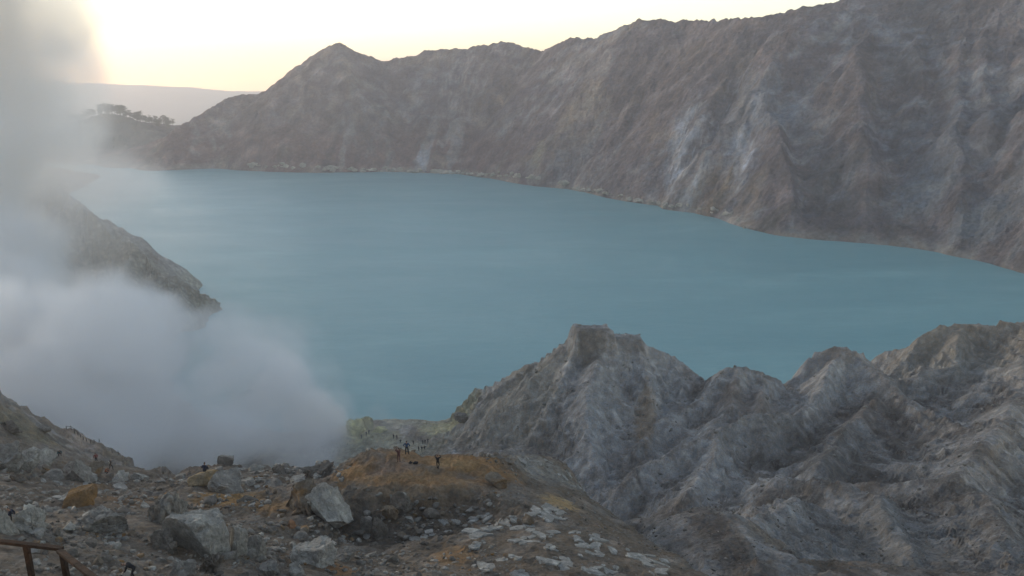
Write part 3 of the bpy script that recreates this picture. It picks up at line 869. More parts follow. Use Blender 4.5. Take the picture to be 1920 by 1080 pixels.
bump(t, b, [(noise(t, 0.35, 6, 0.7, mp.outputs[0]), 0.5, 0.5), (noise(t, 0.05, 3, 0.5, mp.outputs[0]), 0.2, 1.5)])
lake_me = bpy.data.meshes.new('lake')
lx = np.linspace(-800, 620, 20); ly = np.linspace(150, 1180, 20)
LX, LY = np.meshgrid(lx, ly); idx = np.arange(LX.size).reshape(LX.shape)
lake_me.from_pydata(np.stack([LX, LY, 0 * LX], -1).reshape(-1, 3).tolist(), [], np.stack([idx[:-1, :-1], idx[:-1, 1:], idx[1:, 1:], idx[1:, :-1]], -1).reshape(-1, 4).tolist())
lake_me.materials.append(m)
tag(link('lake', lake_me), kind='structure')
# ------------------------------------------------------------------ haze and smoke
def volume_mat(name, density, colour, aniso):
    m = bpy.data.materials.new(name)
    m.use_nodes = True
    t = m.node_tree
    t.nodes.clear()
    pv = t.nodes.new('ShaderNodeVolumePrincipled')
    out = t.nodes.new('ShaderNodeOutputMaterial')
    t.links.new(pv.outputs[0], out.inputs['Volume'])
    pv.inputs['Density'].default_value = density
    pv.inputs['Color'].default_value = (*colour, 1)
    pv.inputs['Anisotropy'].default_value = aniso
    return m


hz = bpy.data.meshes.new('haze')
x0, x1, y0, y1, z0, z1 = -8100, 8100, -700, 9500, -162, 330
hz.from_pydata([(x0, y0, z0), (x1, y0, z0), (x1, y1, z0), (x0, y1, z0), (x0, y0, z1), (x1, y0, z1), (x1, y1, z1), (x0, y1, z1)], [],
               [(0, 3, 2, 1), (4, 5, 6, 7), (0, 1, 5, 4), (1, 2, 6, 5), (2, 3, 7, 6), (3, 0, 4, 7)])
hz.materials.append(volume_mat('haze', 0.00025, (0.94, 0.92, 0.95), 0.5))
tag(link('haze', hz), kind='stuff')

M_SMOKE = volume_mat('smoke', 0.075, (0.996, 0.996, 0.996), 0.1)


def smoke_cloud(lo, hi, vs, puffs, cells, seed, crisp=1.0):
    """a grid of smoke: soft lumps eroded by noise; puffs are photograph x, y, metres ahead, half width px, half height px, half depth m, weight, raggedness"""
    n3 = [int((b - a) / vs) + 1 for a, b in zip(lo, hi)]
    hi = [a + vs * (n - 1) for a, n in zip(lo, n3)]
    ax = [np.linspace(a, b, n).reshape([-1 if i == k else 1 for i in range(3)]) for k, (a, b, n) in enumerate(zip(lo, hi, n3))]

    def vnoise(cell, sd):
        r = np.random.default_rng(sd)
        lat = r.random([int(n * vs / cell) + 4 for n in n3]).astype(np.float32)
        for k, n in enumerate(n3):
            p = np.arange(n) * vs / cell + 0.5
            i = p.astype(int); f = (p - i).astype(np.float32); f = f * f * (3 - 2 * f)
            sh = [1, 1, 1]; sh[k] = n
            lat = np.take(lat, i, axis=k) * (1 - f.reshape(sh)) + np.take(lat, i + 1, axis=k) * f.reshape(sh)
        return lat
    puff = sum(vnoise(c, seed + k) * w for k, (c, w) in enumerate(cells)) / sum(w for c, w in cells) - 0.5
    dens = np.zeros(n3, np.float32)
    for px, py, Y, hw, hh, hd, wgt, rag in puffs:
        c = at(px, py, Y)
        k = math.hypot(c[0], c[1]) / FPX
        half = (hw * k, hd, hh * k)
        s = tuple(slice(max(0, int((c[i] - 1.9 * half[i] - lo[i]) / vs)), max(0, min(n3[i], int((c[i] + 1.9 * half[i] - lo[i]) / vs) + 2))) for i in range(3))
        d = 1 - np.sqrt(((ax[0][s[0]] - c[0]) / half[0]) ** 2 + ((ax[1][:, s[1]] - c[1]) / half[1]) ** 2 + ((ax[2][:, :, s[2]] - c[2]) / half[2]) ** 2)
        v = np.clip(crisp * (d * 2.0 + rag * 2.2 * puff[s] + 0.15), 0, 1) * wgt
        dens[s] = np.maximum(dens[s], v)
    for k in range(3):
        m_ = np.minimum(np.arange(n3[k]), np.arange(n3[k])[::-1])
        if k == 2:
            m_ = np.arange(n3[k])[::-1]
        sh = [1, 1, 1]; sh[k] = n3[k]
        dens *= np.clip(m_ / 5.0 - 0.4, 0, 1).reshape(sh).astype(np.float32)
    me = bpy.data.meshes.new('smoke')
    me.vertices.add(dens.size)
    me.attributes.new('density_value', 'FLOAT', 'POINT').data.foreach_set('value', dens.transpose(2, 1, 0).ravel().astype(np.float32))
    o = tag(link('smoke', me), kind='stuff')
    ng = bpy.data.node_groups.new('smoke', 'GeometryNodeTree')
    ng.interface.new_socket('Geometry', in_out='INPUT', socket_type='NodeSocketGeometry')
    ng.interface.new_socket('Geometry', in_out='OUTPUT', socket_type='NodeSocketGeometry')
    nd, L = ng.nodes, ng.links.new
    gi, go, vc = nd.new('NodeGroupInput'), nd.new('NodeGroupOutput'), nd.new('GeometryNodeVolumeCube')
    vc.inputs['Min'].default_value = lo; vc.inputs['Max'].default_value = hi
    for k, v in zip(('Resolution X', 'Resolution Y', 'Resolution Z'), n3):
        vc.inputs[k].default_value = v
    sep = nd.new('ShaderNodeSeparateXYZ'); L(nd.new('GeometryNodeInputPosition').outputs[0], sep.inputs[0])

    def gmath(op, a, b=None):
        q = nd.new('ShaderNodeMath'); q.operation = op
        for i, v in enumerate((a, b)):
            if isinstance(v, (int, float)):
                q.inputs[i].default_value = v
            elif v is not None:
                L(v, q.inputs[i])
        return q.outputs[0]
    cell = [gmath('ROUND', gmath('MULTIPLY', gmath('SUBTRACT', sep.outputs[k], float(lo[k])), 1.0 / vs)) for k in range(3)]
    ii = gmath('ADD', cell[0], gmath('MULTIPLY', gmath('ADD', cell[1], gmath('MULTIPLY', cell[2], n3[1])), n3[0]))
    fi = nd.new('FunctionNodeFloatToInt'); L(ii, fi.inputs[0])
    na = nd.new('GeometryNodeInputNamedAttribute'); na.data_type = 'FLOAT'; na.inputs['Name'].default_value = 'density_value'
    si = nd.new('GeometryNodeSampleIndex'); si.data_type = 'FLOAT'; si.domain = 'POINT'; si.clamp = True
    L(gi.outputs[0], si.inputs['Geometry']); L(na.outputs[0], si.inputs['Value']); L(fi.outputs[0], si.inputs['Index'])
    L(si.outputs[0], vc.inputs['Density'])
    st = nd.new('GeometryNodeSetMaterial'); st.inputs['Material'].default_value = M_SMOKE
    me.materials.append(M_SMOKE)
    L(vc.outputs[0], st.inputs[0]); L(st.outputs[0], go.inputs[0])
    o.modifiers.new('smoke', 'NODES').node_group = ng
    return o


# the cloud that rolls out of the vents
smoke_cloud((-215.0, 165.0, 0.0), (15.0, 275.0, 78.0), 1.5, [
    (640, 822, 243, 26, 22, 10, 1.0, 1.0), (605, 802, 240, 44, 38, 13, 1.8, 1.8), (560, 785, 236, 55, 52, 17, 1.7, 2.0), (500, 745, 232, 80, 75, 22, 1.3, 2.0), (420, 700, 228, 100, 95, 28, 0.9, 1.8), (500, 675, 232, 90, 95, 22, 0.30, 1.3), (400, 640, 232, 110, 80, 24, 0.5, 1.3),
    (300, 645, 226, 115, 92, 30, 1.3, 1.9), (200, 645, 222, 130, 98, 32, 1.2, 1.9), (60, 660, 222, 150, 110, 34, 1.0, 1.6), (-60, 640, 225, 140, 130, 34, 1.0, 1.6),
    (420, 800, 212, 150, 80, 26, 1.0, 1.3), (250, 780, 205, 150, 100, 28, 1.0, 1.3), (90, 760, 205, 150, 100, 28, 1.0, 1.3), (-80, 760, 200, 150, 120, 28, 1.0, 1.3), (560, 850, 215, 90, 50, 20, 0.8, 1.3), (520, 805, 224, 80, 60, 20, 0.9, 1.0), (470, 770, 226, 90, 70, 22, 0.9, 1.0),
    (480, 620, 250, 130, 60, 20, 0.05, 2.2), (665, 812, 240, 40, 26, 10, 0.35, 2.6), (705, 800, 242, 50, 30, 12, 0.12, 2.6), (585, 720, 236, 60, 60, 16, 0.16, 2.6), (560, 640, 240, 60, 50, 16, 0.10, 2.8), (630, 770, 240, 45, 40, 12, 0.30, 2.6), (740, 826, 240, 130, 36, 14, 0.10, 1.4), (700, 700, 245, 110, 70, 18, 0.006, 1.2),
], ((40, 0.32), (20, 0.25), (10, 0.20), (5, 0.15), (2.5, 0.09)), 11, 1.7)
# the column that rises from it and the veil it trails
smoke_cloud((-300.0, 225.0, 0.0), (-70.0, 430.0, 240.0), 2.5, [
    (-70, 520, 270, 130, 130, 34, 1.6, 1.6), (-110, 400, 300, 130, 140, 36, 1.6, 1.6), (-120, 270, 315, 150, 140, 36, 1.6, 1.6), (-105, 140, 325, 140, 140, 36, 1.6, 1.7), (-95, 20, 330, 130, 130, 36, 1.6, 1.8), (-90, -100, 330, 130, 130, 36, 1.6, 1.8), (-90, -220, 330, 140, 130, 36, 1.6, 1.8),
    (0, 270, 320, 150, 140, 40, 0.11, 1.4), (100, 310, 320, 160, 100, 40, 0.09, 1.3), (30, 380, 310, 150, 110, 40, 0.16, 1.3), (110, 420, 300, 130, 120, 30, 0.10, 1.3), (180, 330, 340, 150, 60, 34, 0.04, 1.3), (125, 340, 400, 130, 60, 22, 0.30, 1.4), (-10, 140, 328, 90, 160, 36, 0.7, 2.2), (-5, 20, 330, 95, 140, 36, 0.8, 2.3), (-10, -110, 330, 100, 140, 36, 0.8, 2.3), (-20, 250, 322, 100, 120, 36, 0.5, 1.9), (90, 130, 330, 100, 120, 30, 0.015, 1.6), (40, 480, 290, 120, 90, 30, 0.12, 1.4), (270, 430, 370, 170, 120, 30, 0.025, 1.3),
], ((52, 0.40), (26, 0.27), (13, 0.18), (6.5, 0.12)), 31)
# ------------------------------------------------------------------ rocks
from mathutils import noise as mn


def empty(name, loc, rz=0.0):
    o = link(name, None)
    o.location = loc
    o.rotation_euler = (0, 0, rz)
    return o


def add_mesh(name, verts, faces, mat, smoothed=False):
    me = bpy.data.meshes.new(name)
    me.from_pydata([tuple(v) for v in verts], [], faces)
    me.validate()
    if smoothed:
        me.polygons.foreach_set('use_smooth', np.ones(len(me.polygons), bool))
    for q in (mat if isinstance(mat, (list, tuple)) else [mat]):
        me.materials.append(q)
    return me


ICO = {}
for lvl in (1, 2, 3, 5):
    bm = bmesh.new()
    bmesh.ops.create_icosphere(bm, subdivisions=lvl, radius=1.0)
    bm.verts.ensure_lookup_table()
    ICO[lvl] = (np.array([v.co[:] for v in bm.verts]), [[v.index for v in f.verts] for f in bm.faces])
    bm.free()


def rock_verts(seed, lvl, cuts=12, rough=0.10, sharp=1.0):
    """a ball cut by planes into an angular lump, then roughened; about 2 units across"""
    r = np.random.default_rng(seed)
    v = ICO[lvl][0].copy() * 1.15
    n0 = r.normal(size=3); n0 /= np.linalg.norm(n0)
    for k in range(cuts):
        n = r.normal(size=3)
        if k % 3 == 0:                                 # a set of parallel-ish joints
            n = n0 + 0.35 * n
        n *= r.choice((-1, 1)) / np.linalg.norm(n)
        d = r.uniform(0.38, 0.92)
        h = v @ n - d
        v -= np.clip(h, 0, None)[:, None] * n * sharp
    if lvl >= 3:
        off = Vector(r.uniform(-50, 50, 3))
        k = np.empty(len(v))
        for i, p in enumerate(v):
            q = Vector(p)
            k[i] = 0.8 * mn.fractal(q * 1.9 + off, 0.8, 2.2, 5) - 1.1 * max(0.0, 0.16 - abs(mn.noise(q * 2.3 - off))) / 0.16 * 0.5 + 0.5 * (abs(mn.noise(q * 5.1 + off)) - 0.25)
        v *= (1 + rough * k)[:, None]
    else:
        v *= r.uniform(1 - rough, 1 + rough, (len(v), 1))
    ext = (v.max(0) - v.min(0)) / 2
    mid = (v.max(0) + v.min(0)) / 2
    return (v - mid) / ext


def boulder(px, py, wpx, hpx, tone, label, deep=0.9, rough=0.14, cuts=13, rz=None, flat=0.48, group='big boulders on the slope', seed=None, name='boulder', cat='boulder'):
    """a boulder whose foot is seen at px, py and which shows wpx wide and hpx high"""
    boulder.n += 1
    sd = seed or 300 + boulder.n
    x, y, z = hit(px, py)
    t = math.hypot(x, y, z - EYE)
    k = t / FPX
    w = wpx * k * 0.9
    h = hpx * k * 0.92
    v = rock_verts(sd, 5, cuts, rough * 1.7)
    d = w * deep
    v = v * np.array([w / 2, d / 2, h / 2 * (1 + flat)])
    az_ = math.atan2(x, y)
    rz = rz if rz is not None else 0.0
    me = add_mesh(name, v, ICO[5][1], M_ROCK[tone])
    o = link(name, me)
    cx, cy = x + math.sin(az_) * d * 0.35, y + math.cos(az_) * d * 0.35
    g = float(near_z(np.array([cx]), np.array([cy]))[0])
    o.location = (cx, cy, min(g, z + 0.3) + h / 2 * (1 - flat) - 0.03 * h)
    o.rotation_euler = (0, 0, -az_)
    tag(o, label, cat, group)
    boulder.top = (cx, cy, o.location.z + max(q.co.z for q in me.vertices) * 0.92)
    return o


boulder.n = 0
BOULDERS = [
    (318, 985, 78, 70, 'grey', 'craggy grey boulder, tallest on the slope, beside the big pale smooth rock'),
    (372, 1040, 118, 88, 'pale', 'big smooth pale boulder just below the craggy grey one', 0.9, 0.06),
    (618, 978, 95, 74, 'pale', 'large pale grey boulder with a sharp flank under the orange mound', 0.9, 0.09),
    (572, 968, 75, 62, 'brown', 'brown slab-sided rock leaning against the large pale grey boulder'),
    (56, 998, 66, 50, 'pale', 'pitted pale boulder beside the walker above the railing', 0.9, 0.2),
    (12, 1002, 42, 62, 'pale', 'pale boulder at the picture edge beside the walker', 0.9, 0.16),
    (190, 1000, 92, 52, 'grey', 'wedge shaped grey boulder under the orange stained one', 0.9, 0.12),
    (150, 952, 66, 30, 'orange', 'low rounded boulder stained bright orange', 0.9, 0.08),
    (312, 1032, 52, 42, 'dark', 'dark rugged boulder at the foot of the craggy grey one', 0.9, 0.2),
    (452, 1042, 44, 66, 'pale', 'upright pale rock beside the big smooth pale boulder', 0.9, 0.1),
    (484, 1052, 36, 56, 'pale', 'narrow pale rock, lower one of the upright pair', 0.9, 0.12),
    (424, 925, 66, 40, 'grey', 'grey boulder next to the ochre rock with the sitting person', 0.9, 0.1),
    (386, 912, 66, 26, 'ochre', 'ochre stained rock that a person in black sits on', 0.9, 0.08),
    (424, 874, 32, 15, 'grey', 'rounded boulder perched alone on the ridge against the smoke', 0.9, 0.06),
    (598, 893, 76, 32, 'dark', 'dark jagged outcrop on the ridge edge beside the orange mound', 0.7, 0.28),
    (532, 890, 56, 20, 'dark', 'low dark outcrop on the ridge edge against the smoke', 0.7, 0.2),
    (590, 1062, 92, 38, 'pale', 'flat pale boulder in the hollow below the brown rock', 1.0, 0.12),
    (640, 1050, 60, 26, 'grey', 'flat grey rock in the hollow beside the flat pale boulder', 1.0, 0.12),
    (546, 992, 20, 18, 'red', 'small round reddish rock below the brown slab-sided rock', 0.9, 0.05),
    (732, 982, 36, 26, 'brown', 'brown block in the dark hollow below the orange mound', 0.9, 0.1),
    (714, 1010, 42, 40, 'dark', 'dark boulder in the middle of the hollow below the mound', 0.9, 0.12),
    (752, 965, 46, 40, 'dark', 'dark shoulder of rock under the edge of the orange mound', 0.9, 0.12),
    (690, 1000, 30, 30, 'grey', 'grey block leaning on the dark boulder in the hollow', 0.9, 0.12),
    (84, 872, 46, 32, 'pale', 'pale tan block on the left hillside below the person in blue', 0.9, 0.1),
    (15, 885, 54, 52, 'grey', 'tall grey block on the left hillside at the picture edge', 0.9, 0.12),
    (52, 882, 50, 36, 'pale', 'pale slanting block between the tall grey block and the tan one', 0.9, 0.12),
    (142, 902, 62, 44, 'grey', 'broad grey boulder just below the person in the red jacket', 0.9, 0.1),
    (178, 892, 40, 26, 'brown', 'brown boulder beside the crouching person in orange', 0.9, 0.14),
    (222, 905, 40, 16, 'pale', 'low pale rock below the crouching person in orange', 0.9, 0.14),
    (262, 902, 34, 16, 'pale', 'low pale rock on the flat between the crouching person and the craggy boulder', 0.9, 0.14),
    (250, 872, 40, 18, 'brown', 'brown knob at the end of the left hill against the smoke', 0.9, 0.2),
    (930, 915, 46, 24, 'brown', 'brown rounded rock at the right end of the orange mound', 0.8, 0.1),
    (990, 985, 26, 20, 'brown', 'brown rock standing among the pale slabs', 0.9, 0.16),
    (505, 1080, 40, 26, 'grey', 'grey rock at the bottom edge below the upright pair', 0.9, 0.14),
    (560, 1082, 34, 26, 'pale', 'pale rock at the bottom edge below the flat pale boulder', 0.9, 0.14),
    (345, 1078, 44, 26, 'grey', 'grey rubble block at the bottom edge beside the bending person', 0.9, 0.2),
    (400, 1075, 50, 40, 'dark', 'dark rubble block below the stooping person on the pale boulder', 0.9, 0.22),
    (300, 955, 20, 16, 'dark', 'small dark rock just left of the craggy grey boulder', 0.9, 0.14),
    (462, 908, 34, 12, 'pale', 'flat pale rock behind the orange patch by the sitting person', 0.9, 0.1),
    (510, 912, 44, 14, 'grey', 'flat grey rock between the ridge and the large pale boulder', 0.9, 0.1),
    (560, 905, 36, 14, 'pale', 'flat pale rock below the dark jagged outcrop', 0.9, 0.1),
    (20, 815, 40, 18, 'dark', 'dark rock high on the left hillside at the picture edge', 0.9, 0.14),
    (80, 812, 30, 12, 'grey', 'grey rock on the left hillside above the person in blue', 0.9, 0.14),
]
for b_ in BOULDERS:
    boulder(*b_)
    if b_[4] == 'ochre':
        SEAT = boulder.top
SR = 'yellow rocks by the vents'
boulder(690, 806, 24, 30, 'sulphur', 'tall yellow sulphur rock standing at the water edge', 0.9, 0.14, group=SR)
boulder(668, 815, 40, 26, 'sulphur', 'broad yellow sulphur rock next to the smoking vent', 0.9, 0.16, group=SR)
boulder(712, 812, 34, 14, 'sulphur', 'low yellow crusted rock beside the tall sulphur rock', 0.9, 0.16, group=SR)
boulder(868, 796, 40, 20, 'grey', 'grey layered ledge at the tip of the hill by the water', 0.6, 0.2, group='rocks by the water')

# ---- stones that lie on the slope, each its own piece
STONE = []
for k in range(10):
    v = rock_verts(900 + k, 2, 9, 0.08)
    STONE.append([add_mesh('stone', v, ICO[2][1], M_ROCK[tone]) for tone in ('grey', 'dark', 'pale', 'brown')])


def clump(px, py):
    """how stony the ground is at a photograph pixel"""
    for cx, cy, rx, ry, w in ((230, 1030, 190, 60, 1.0), (440, 1040, 120, 50, 1.0), (600, 1030, 170, 50, 1.0), (720, 990, 130, 40, 1.0), (130, 880, 150, 30, 0.8), (450, 890, 170, 20, 0.7), (300, 970, 90, 40, 0.8)):
        if ((px - cx) / rx) ** 2 + ((py - cy) / ry) ** 2 < 1:
            return w
    return 0.18


placed = 0
rs = random.Random(5)
while placed < 290:
    px, py = rs.uniform(2, 830), rs.uniform(880, 1085)
    if rs.random() > clump(px, py):
        continue
    x, y, z = hit(px, py)
    if math.hypot(x, y) > 150 or (640 < px < 960 and 835 < py < 912):
        continue
    o = link('stone', rs.choice(STONE)[rs.choice((0, 0, 1, 1, 2, 3))], slope)
    s = 0.14 + 0.6 * rs.random() ** 3.0
    s *= math.hypot(x, y) / 75
    o.scale = (s * rs.uniform(0.7, 1.25), s * rs.uniform(0.7, 1.25), s * rs.uniform(0.45, 0.85))
    o.rotation_euler = (rs.uniform(-0.4, 0.4), rs.uniform(-0.4, 0.4), rs.uniform(0, 6.28))
    o.location = (x, y, z + 0.22 * s)
    placed += 1


def rubble(name, n, region, smin, smax, tone, power=3.0, seed=1, lvl=1, zf=near_z):
    """many small stones as one mass"""
    r = np.random.default_rng(seed)
    protos = [rock_verts(700 + k, lvl, 7, 0.16) for k in range(8)]
    F = np.array(ICO[lvl][1]); nv = len(ICO[lvl][0])
    P = region(r, n)
    zz = zf(P[:, 0], P[:, 1])
    ok = zz > 0.8
    P = P[ok]; zz = zz[ok]; n = len(P)
    s = (smin + (smax - smin) * r.random(n) ** power) * P[:, 2]
    V = np.empty((n, nv, 3)); a = r.uniform(0, 6.28, n); tl = r.uniform(-0.5, 0.5, n)
    kind = r.integers(0, 8, n)
    for k in range(8):
        q = np.nonzero(kind == k)[0]
        if not len(q):
            continue
        v = np.repeat((protos[k])[None], len(q), 0) * (s[q, None] * r.uniform(0.6, 1.3, (len(q), 3)) * np.array([1, 1, 0.65]))[:, None]
        ct, st = np.cos(tl[q])[:, None], np.sin(tl[q])[:, None]
        v = np.stack([v[:, :, 0] * ct + v[:, :, 2] * st, v[:, :, 1], -v[:, :, 0] * st + v[:, :, 2] * ct], -1)
        ca, sa = np.cos(a[q])[:, None], np.sin(a[q])[:, None]
        V[q] = np.stack([v[:, :, 0] * ca - v[:, :, 1] * sa, v[:, :, 0] * sa + v[:, :, 1] * ca, v[:, :, 2]], -1)
    V += np.stack([P[:, 0], P[:, 1], zz + 0.12 * s], -1)[:, None]
    FF = (F[None] + (np.arange(n) * nv)[:, None, None]).reshape(-1, 3)
    me = bpy.data.meshes.new(name)
    me.vertices.add(n * nv); me.vertices.foreach_set('co', V.reshape(-1).astype(np.float32))
    me.loops.add(FF.size); me.loops.foreach_set('vertex_index', FF.ravel().astype(np.int32))
    me.polygons.add(len(FF)); me.polygons.foreach_set('loop_start', np.arange(0, FF.size, 3, dtype=np.int32))
    me.update(calc_edges=True)
    me.materials.append(M_ROCK[tone])
    return me


MOUND = hit(800, 880)


def near_region(a0, a1, r0, r1, scale=75.0, thin=None):
    def f(r, n):
        a = r.uniform(a0, a1, n * 4); q = np.exp(r.uniform(math.log(r0), math.log(r1), n * 4))
        x, y = np.sin(a) * q, np.cos(a) * q
        c = fbm(x / 9 + 40, y / 9, 3) + 0.5 * fbm(x / 3, y / 3, 2)
        mx, my, _ = MOUND
        keep = ((c + r.uniform(-0.35, 0.35, n * 4)) > 0.05) & (np.hypot((x - mx) / 9.0, (y - my) / 4.6) > 1)
        x, y, q = x[keep][:n], y[keep][:n], q[keep][:n]
        return np.stack([x, y, q / scale], -1)
    return f


for k, (nn, a0, a1, r0, r1, smin, smax, tone) in enumerate((
        (3400, -0.62, -0.02, 44, 112, 0.05, 0.40, 'grey'), (2600, -0.62, -0.02, 44, 112, 0.05, 0.36, 'dark'), (1100, -0.62, 0.0, 44, 112, 0.05, 0.32, 'pale'), (1600, -0.62, 0.0, 44, 112, 0.05, 0.34, 'brown'),
        (1800, -0.05, 0.3, 52, 100, 0.04, 0.16, 'grey'), (1500, 0.05, 0.62, 62, 130, 0.04, 0.17, 'dark'), (1600, -0.02, 0.6, 120, 235, 0.05, 0.22, 'grey'))):
    o = link('rubble', rubble('rubble', nn, near_region(a0, a1, r0, r1), smin, smax, tone, 3.2, 40 + k), slope)
    tag(o, kind='stuff')

# ---- pale slabs lying flat on the dark ground
SLAB = []
for k in range(14):
    r = np.random.default_rng(60 + k)
    n = int(r.integers(5, 9))
    an = np.linspace(0, 2 * np.pi, n, endpoint=False) + r.uniform(-0.25, 0.25, n)
    rad_ = r.uniform(0.45, 1.05, n)
    top = np.stack([np.cos(an) * rad_, np.sin(an) * rad_ * 0.75, np.full(n, 0.05) + r.uniform(-0.01, 0.01, n)], -1)
    bot = top * np.array([1.06, 1.06, 0]) + np.array([0, 0, -0.10])
    SLAB.append(add_mesh('slab', np.concatenate([top, bot]), [list(range(n))] + [[i, i + n, (i + 1) % n + n, (i + 1) % n] for i in range(n)], M_ROCK['slab']))


def slab_at(px, py, size, rs):
    x, y, z = hit(px, py)
    o = link('slab', rs.choice(SLAB), slope)
    e = 0.5 * size
    gx = (near_z(np.array([x + e]), np.array([y])) - near_z(np.array([x - e]), np.array([y])))[0] / (2 * e)
    gy = (near_z(np.array([x]), np.array([y + e])) - near_z(np.array([x]), np.array([y - e])))[0] / (2 * e)
    nrm = Vector((-gx * 0.8, -gy * 0.8, 1)).normalized()
    q = nrm.to_track_quat('Z', 'Y')
    o.rotation_mode = 'QUATERNION'
    o.rotation_quaternion = q @ Vector((0, 0, 1)).rotation_difference(Vector((0, 0, 1)))
    from mathutils import Quaternion
    o.rotation_quaternion = q @ Quaternion((0, 0, 1), rs.uniform(0, 6.28))
    o.scale = (size, size * rs.uniform(0.7, 1.1), rs.uniform(0.7, 1.1))
    o.location = (x, y, z + 0.05)


rs = random.Random(11)
SLABS = [(880, 962, 14, 7, 3), (887, 978, 12, 8, 4), (913, 990, 30, 12, 14), (900, 1003, 26, 7, 8), (900, 1022, 18, 7, 5), (910, 970, 10, 5, 3), (943, 982, 14, 10, 5), (960, 972, 8, 6, 3), (987, 990, 18, 14, 8), (1017, 958, 22, 14, 11), (1033, 973, 18, 8, 6),
         (1020, 1003, 32, 7, 9), (980, 1018, 18, 10, 7), (1035, 1027, 10, 7, 4), (1107, 1018, 32, 13, 16), (1104, 1040, 24, 7, 7), (1050, 1055, 20, 12, 8), (903, 1067, 20, 7, 6), (1130, 1067, 34, 10, 11), (1193, 1047, 34, 8, 9), (1010, 1052, 12, 4, 3), (1062, 893, 28, 10, 14), (1007, 864, 30, 7, 10),
         (1087, 915, 20, 5, 6), (843, 978, 14, 6, 4), (1225, 1056, 24, 6, 5), (1080, 1000, 14, 4, 4), (1160, 1030, 20, 4, 5), (960, 1048, 30, 6, 5), (820, 1000, 20, 6, 4), (790, 1012, 16, 5, 3), (1050, 960, 20, 5, 4), (1150, 1075, 30, 4, 4), (970, 1075, 20, 4, 3), (1240, 1075, 24, 4, 4)]
for cx, cy, rx, ry, n in SLABS:
    for _ in range(n):
        a = rs.uniform(0, 6.28); q = math.sqrt(rs.random())
        slab_at(cx + rx * q * math.cos(a), cy + ry * q * math.sin(a), 0.25 + 0.9 * rs.random() ** 1.6, rs)
for cx, cy, rx, ry, n, smin, smax in ((150, 908, 90, 5, 12, 0.4, 1.2), (480, 885, 70, 5, 14, 0.4, 1.0), (520, 905, 60, 8, 12, 0.3, 0.8), (330, 905, 60, 10, 8, 0.3, 0.7), (95, 935, 40, 3, 5, 0.3, 0.7), (480, 945, 30, 3, 5, 0.2, 0.5)):
    for _ in range(n):
        slab_at(cx + rs.uniform(-rx, rx), cy + rs.uniform(-ry, ry), rs.uniform(smin, smax), rs)

# ---- bleached rocks along the far shore
SH_X = [p[0] for p in SH]; SH_Y = [p[1] for p in SH]
SHORE_ROCK = [add_mesh('shore_rock', rock_verts(1200 + k, 2, 6, 0.12, 0.9), ICO[2][1], M_ROCK['shore']) for k in range(8)]
rs = random.Random(21)
for k in range(230):
    px = rs.choice((rs.uniform(460, 1010), rs.uniform(600, 1010), rs.uniform(1040, 1400)))
    py = np.interp(px, SH_X, SH_Y)
    x, y, z = hit(px, py - rs.uniform(-1, 4), far_z, 400, 1500)
    if z > 9:
        continue
    o = link('shore_rock', rs.choice(SHORE_ROCK), wall)
    s = (1.0 + 2.6 * rs.random() ** 2) * y / 1000
    o.scale = (s * rs.uniform(0.8, 1.6), s * rs.uniform(0.8, 1.4), s * rs.uniform(0.5, 1.0))
    o.rotation_euler = (0, 0, rs.uniform(0, 6.28))
    o.location = (x, y, max(z, 0.1) + 0.3 * s)
# ------------------------------------------------------------------ trees on the far hill
M_BARK = plain_mat('bark', (0.09, 0.075, 0.06), 0.9, 3.0)
M_LEAF = plain_mat('pine_foliage', (0.055, 0.07, 0.04), 0.9, 0.6, 0.4)


def tube(verts, faces, pts, radii, sides=6):
    pts = [Vector(p) for p in pts]
    rings = []
    for i, p in enumerate(pts):
        d = (pts[min(i + 1, len(pts) - 1)] - pts[max(i - 1, 0)]).normalized()
        u = d.orthogonal().normalized(); w = d.cross(u)
        ring = []
        for k in range(sides):
            a = 2 * math.pi * k / sides
            verts.append(p + radii[i] * (math.cos(a) * u + math.sin(a) * w)); ring.append(len(verts) - 1)
        rings.append(ring)
    for r0, r1 in zip(rings, rings[1:]):
        for k in range(sides):
            faces.append([r0[k], r0[(k + 1) % sides], r1[(k + 1) % sides], r1[k]])
    faces.append(rings[0][::-1]); faces.append(rings[-1])


TREES = []
for k in range(7):
    r = random.Random(80 + k)
    vt, ft = [], []
    bend = r.uniform(-0.05, 0.05)
    tube(vt, ft, [(0, 0, -0.05), (bend, 0, 0.4), (bend * 1.5, 0.01, 0.75), (bend, 0, 0.97)], [0.022, 0.017, 0.010, 0.004])
    vc_, fc = [], []
    shape = r.choice(('flat', 'tall', 'tall', 'lop'))
    for j in range(r.randint(22, 30)):
        h = r.uniform(0.14 if shape == 'tall' else 0.28, 0.97)
        a = r.uniform(0, 6.28)
        reach = r.uniform(0.03, 0.26) * (1.15 - h * (0.8 if shape == 'tall' else 0.25))
        if shape == 'lop':
            a = r.gauss(0.5, 1.0)
        c = Vector((bend + math.cos(a) * reach, math.sin(a) * reach, h))
        tube(vt, ft, [(bend, 0, h - 0.09), tuple(c)], [0.007, 0.003], 4)
        R = r.uniform(0.07, 0.14)
        for q in range(34):
            p = c + Vector((r.gauss(0, R * 0.6), r.gauss(0, R * 0.6), r.gauss(0, R * 0.32)))
            s = r.uniform(0.014, 0.036)
            n = Vector((r.gauss(0, 1), r.gauss(0, 1), r.gauss(0, 1))).normalized(); u = n.orthogonal().normalized(); w = n.cross(u)
            i = len(vc_)
            vc_ += [p + s * u, p + s * 0.6 * w, p - s * u, p - s * 0.6 * w]
            fc.append([i, i + 1, i + 2, i + 3])
    TREES.append((add_mesh('trunk', vt, ft, M_BARK), add_mesh('crown', vc_, fc, M_LEAF)))

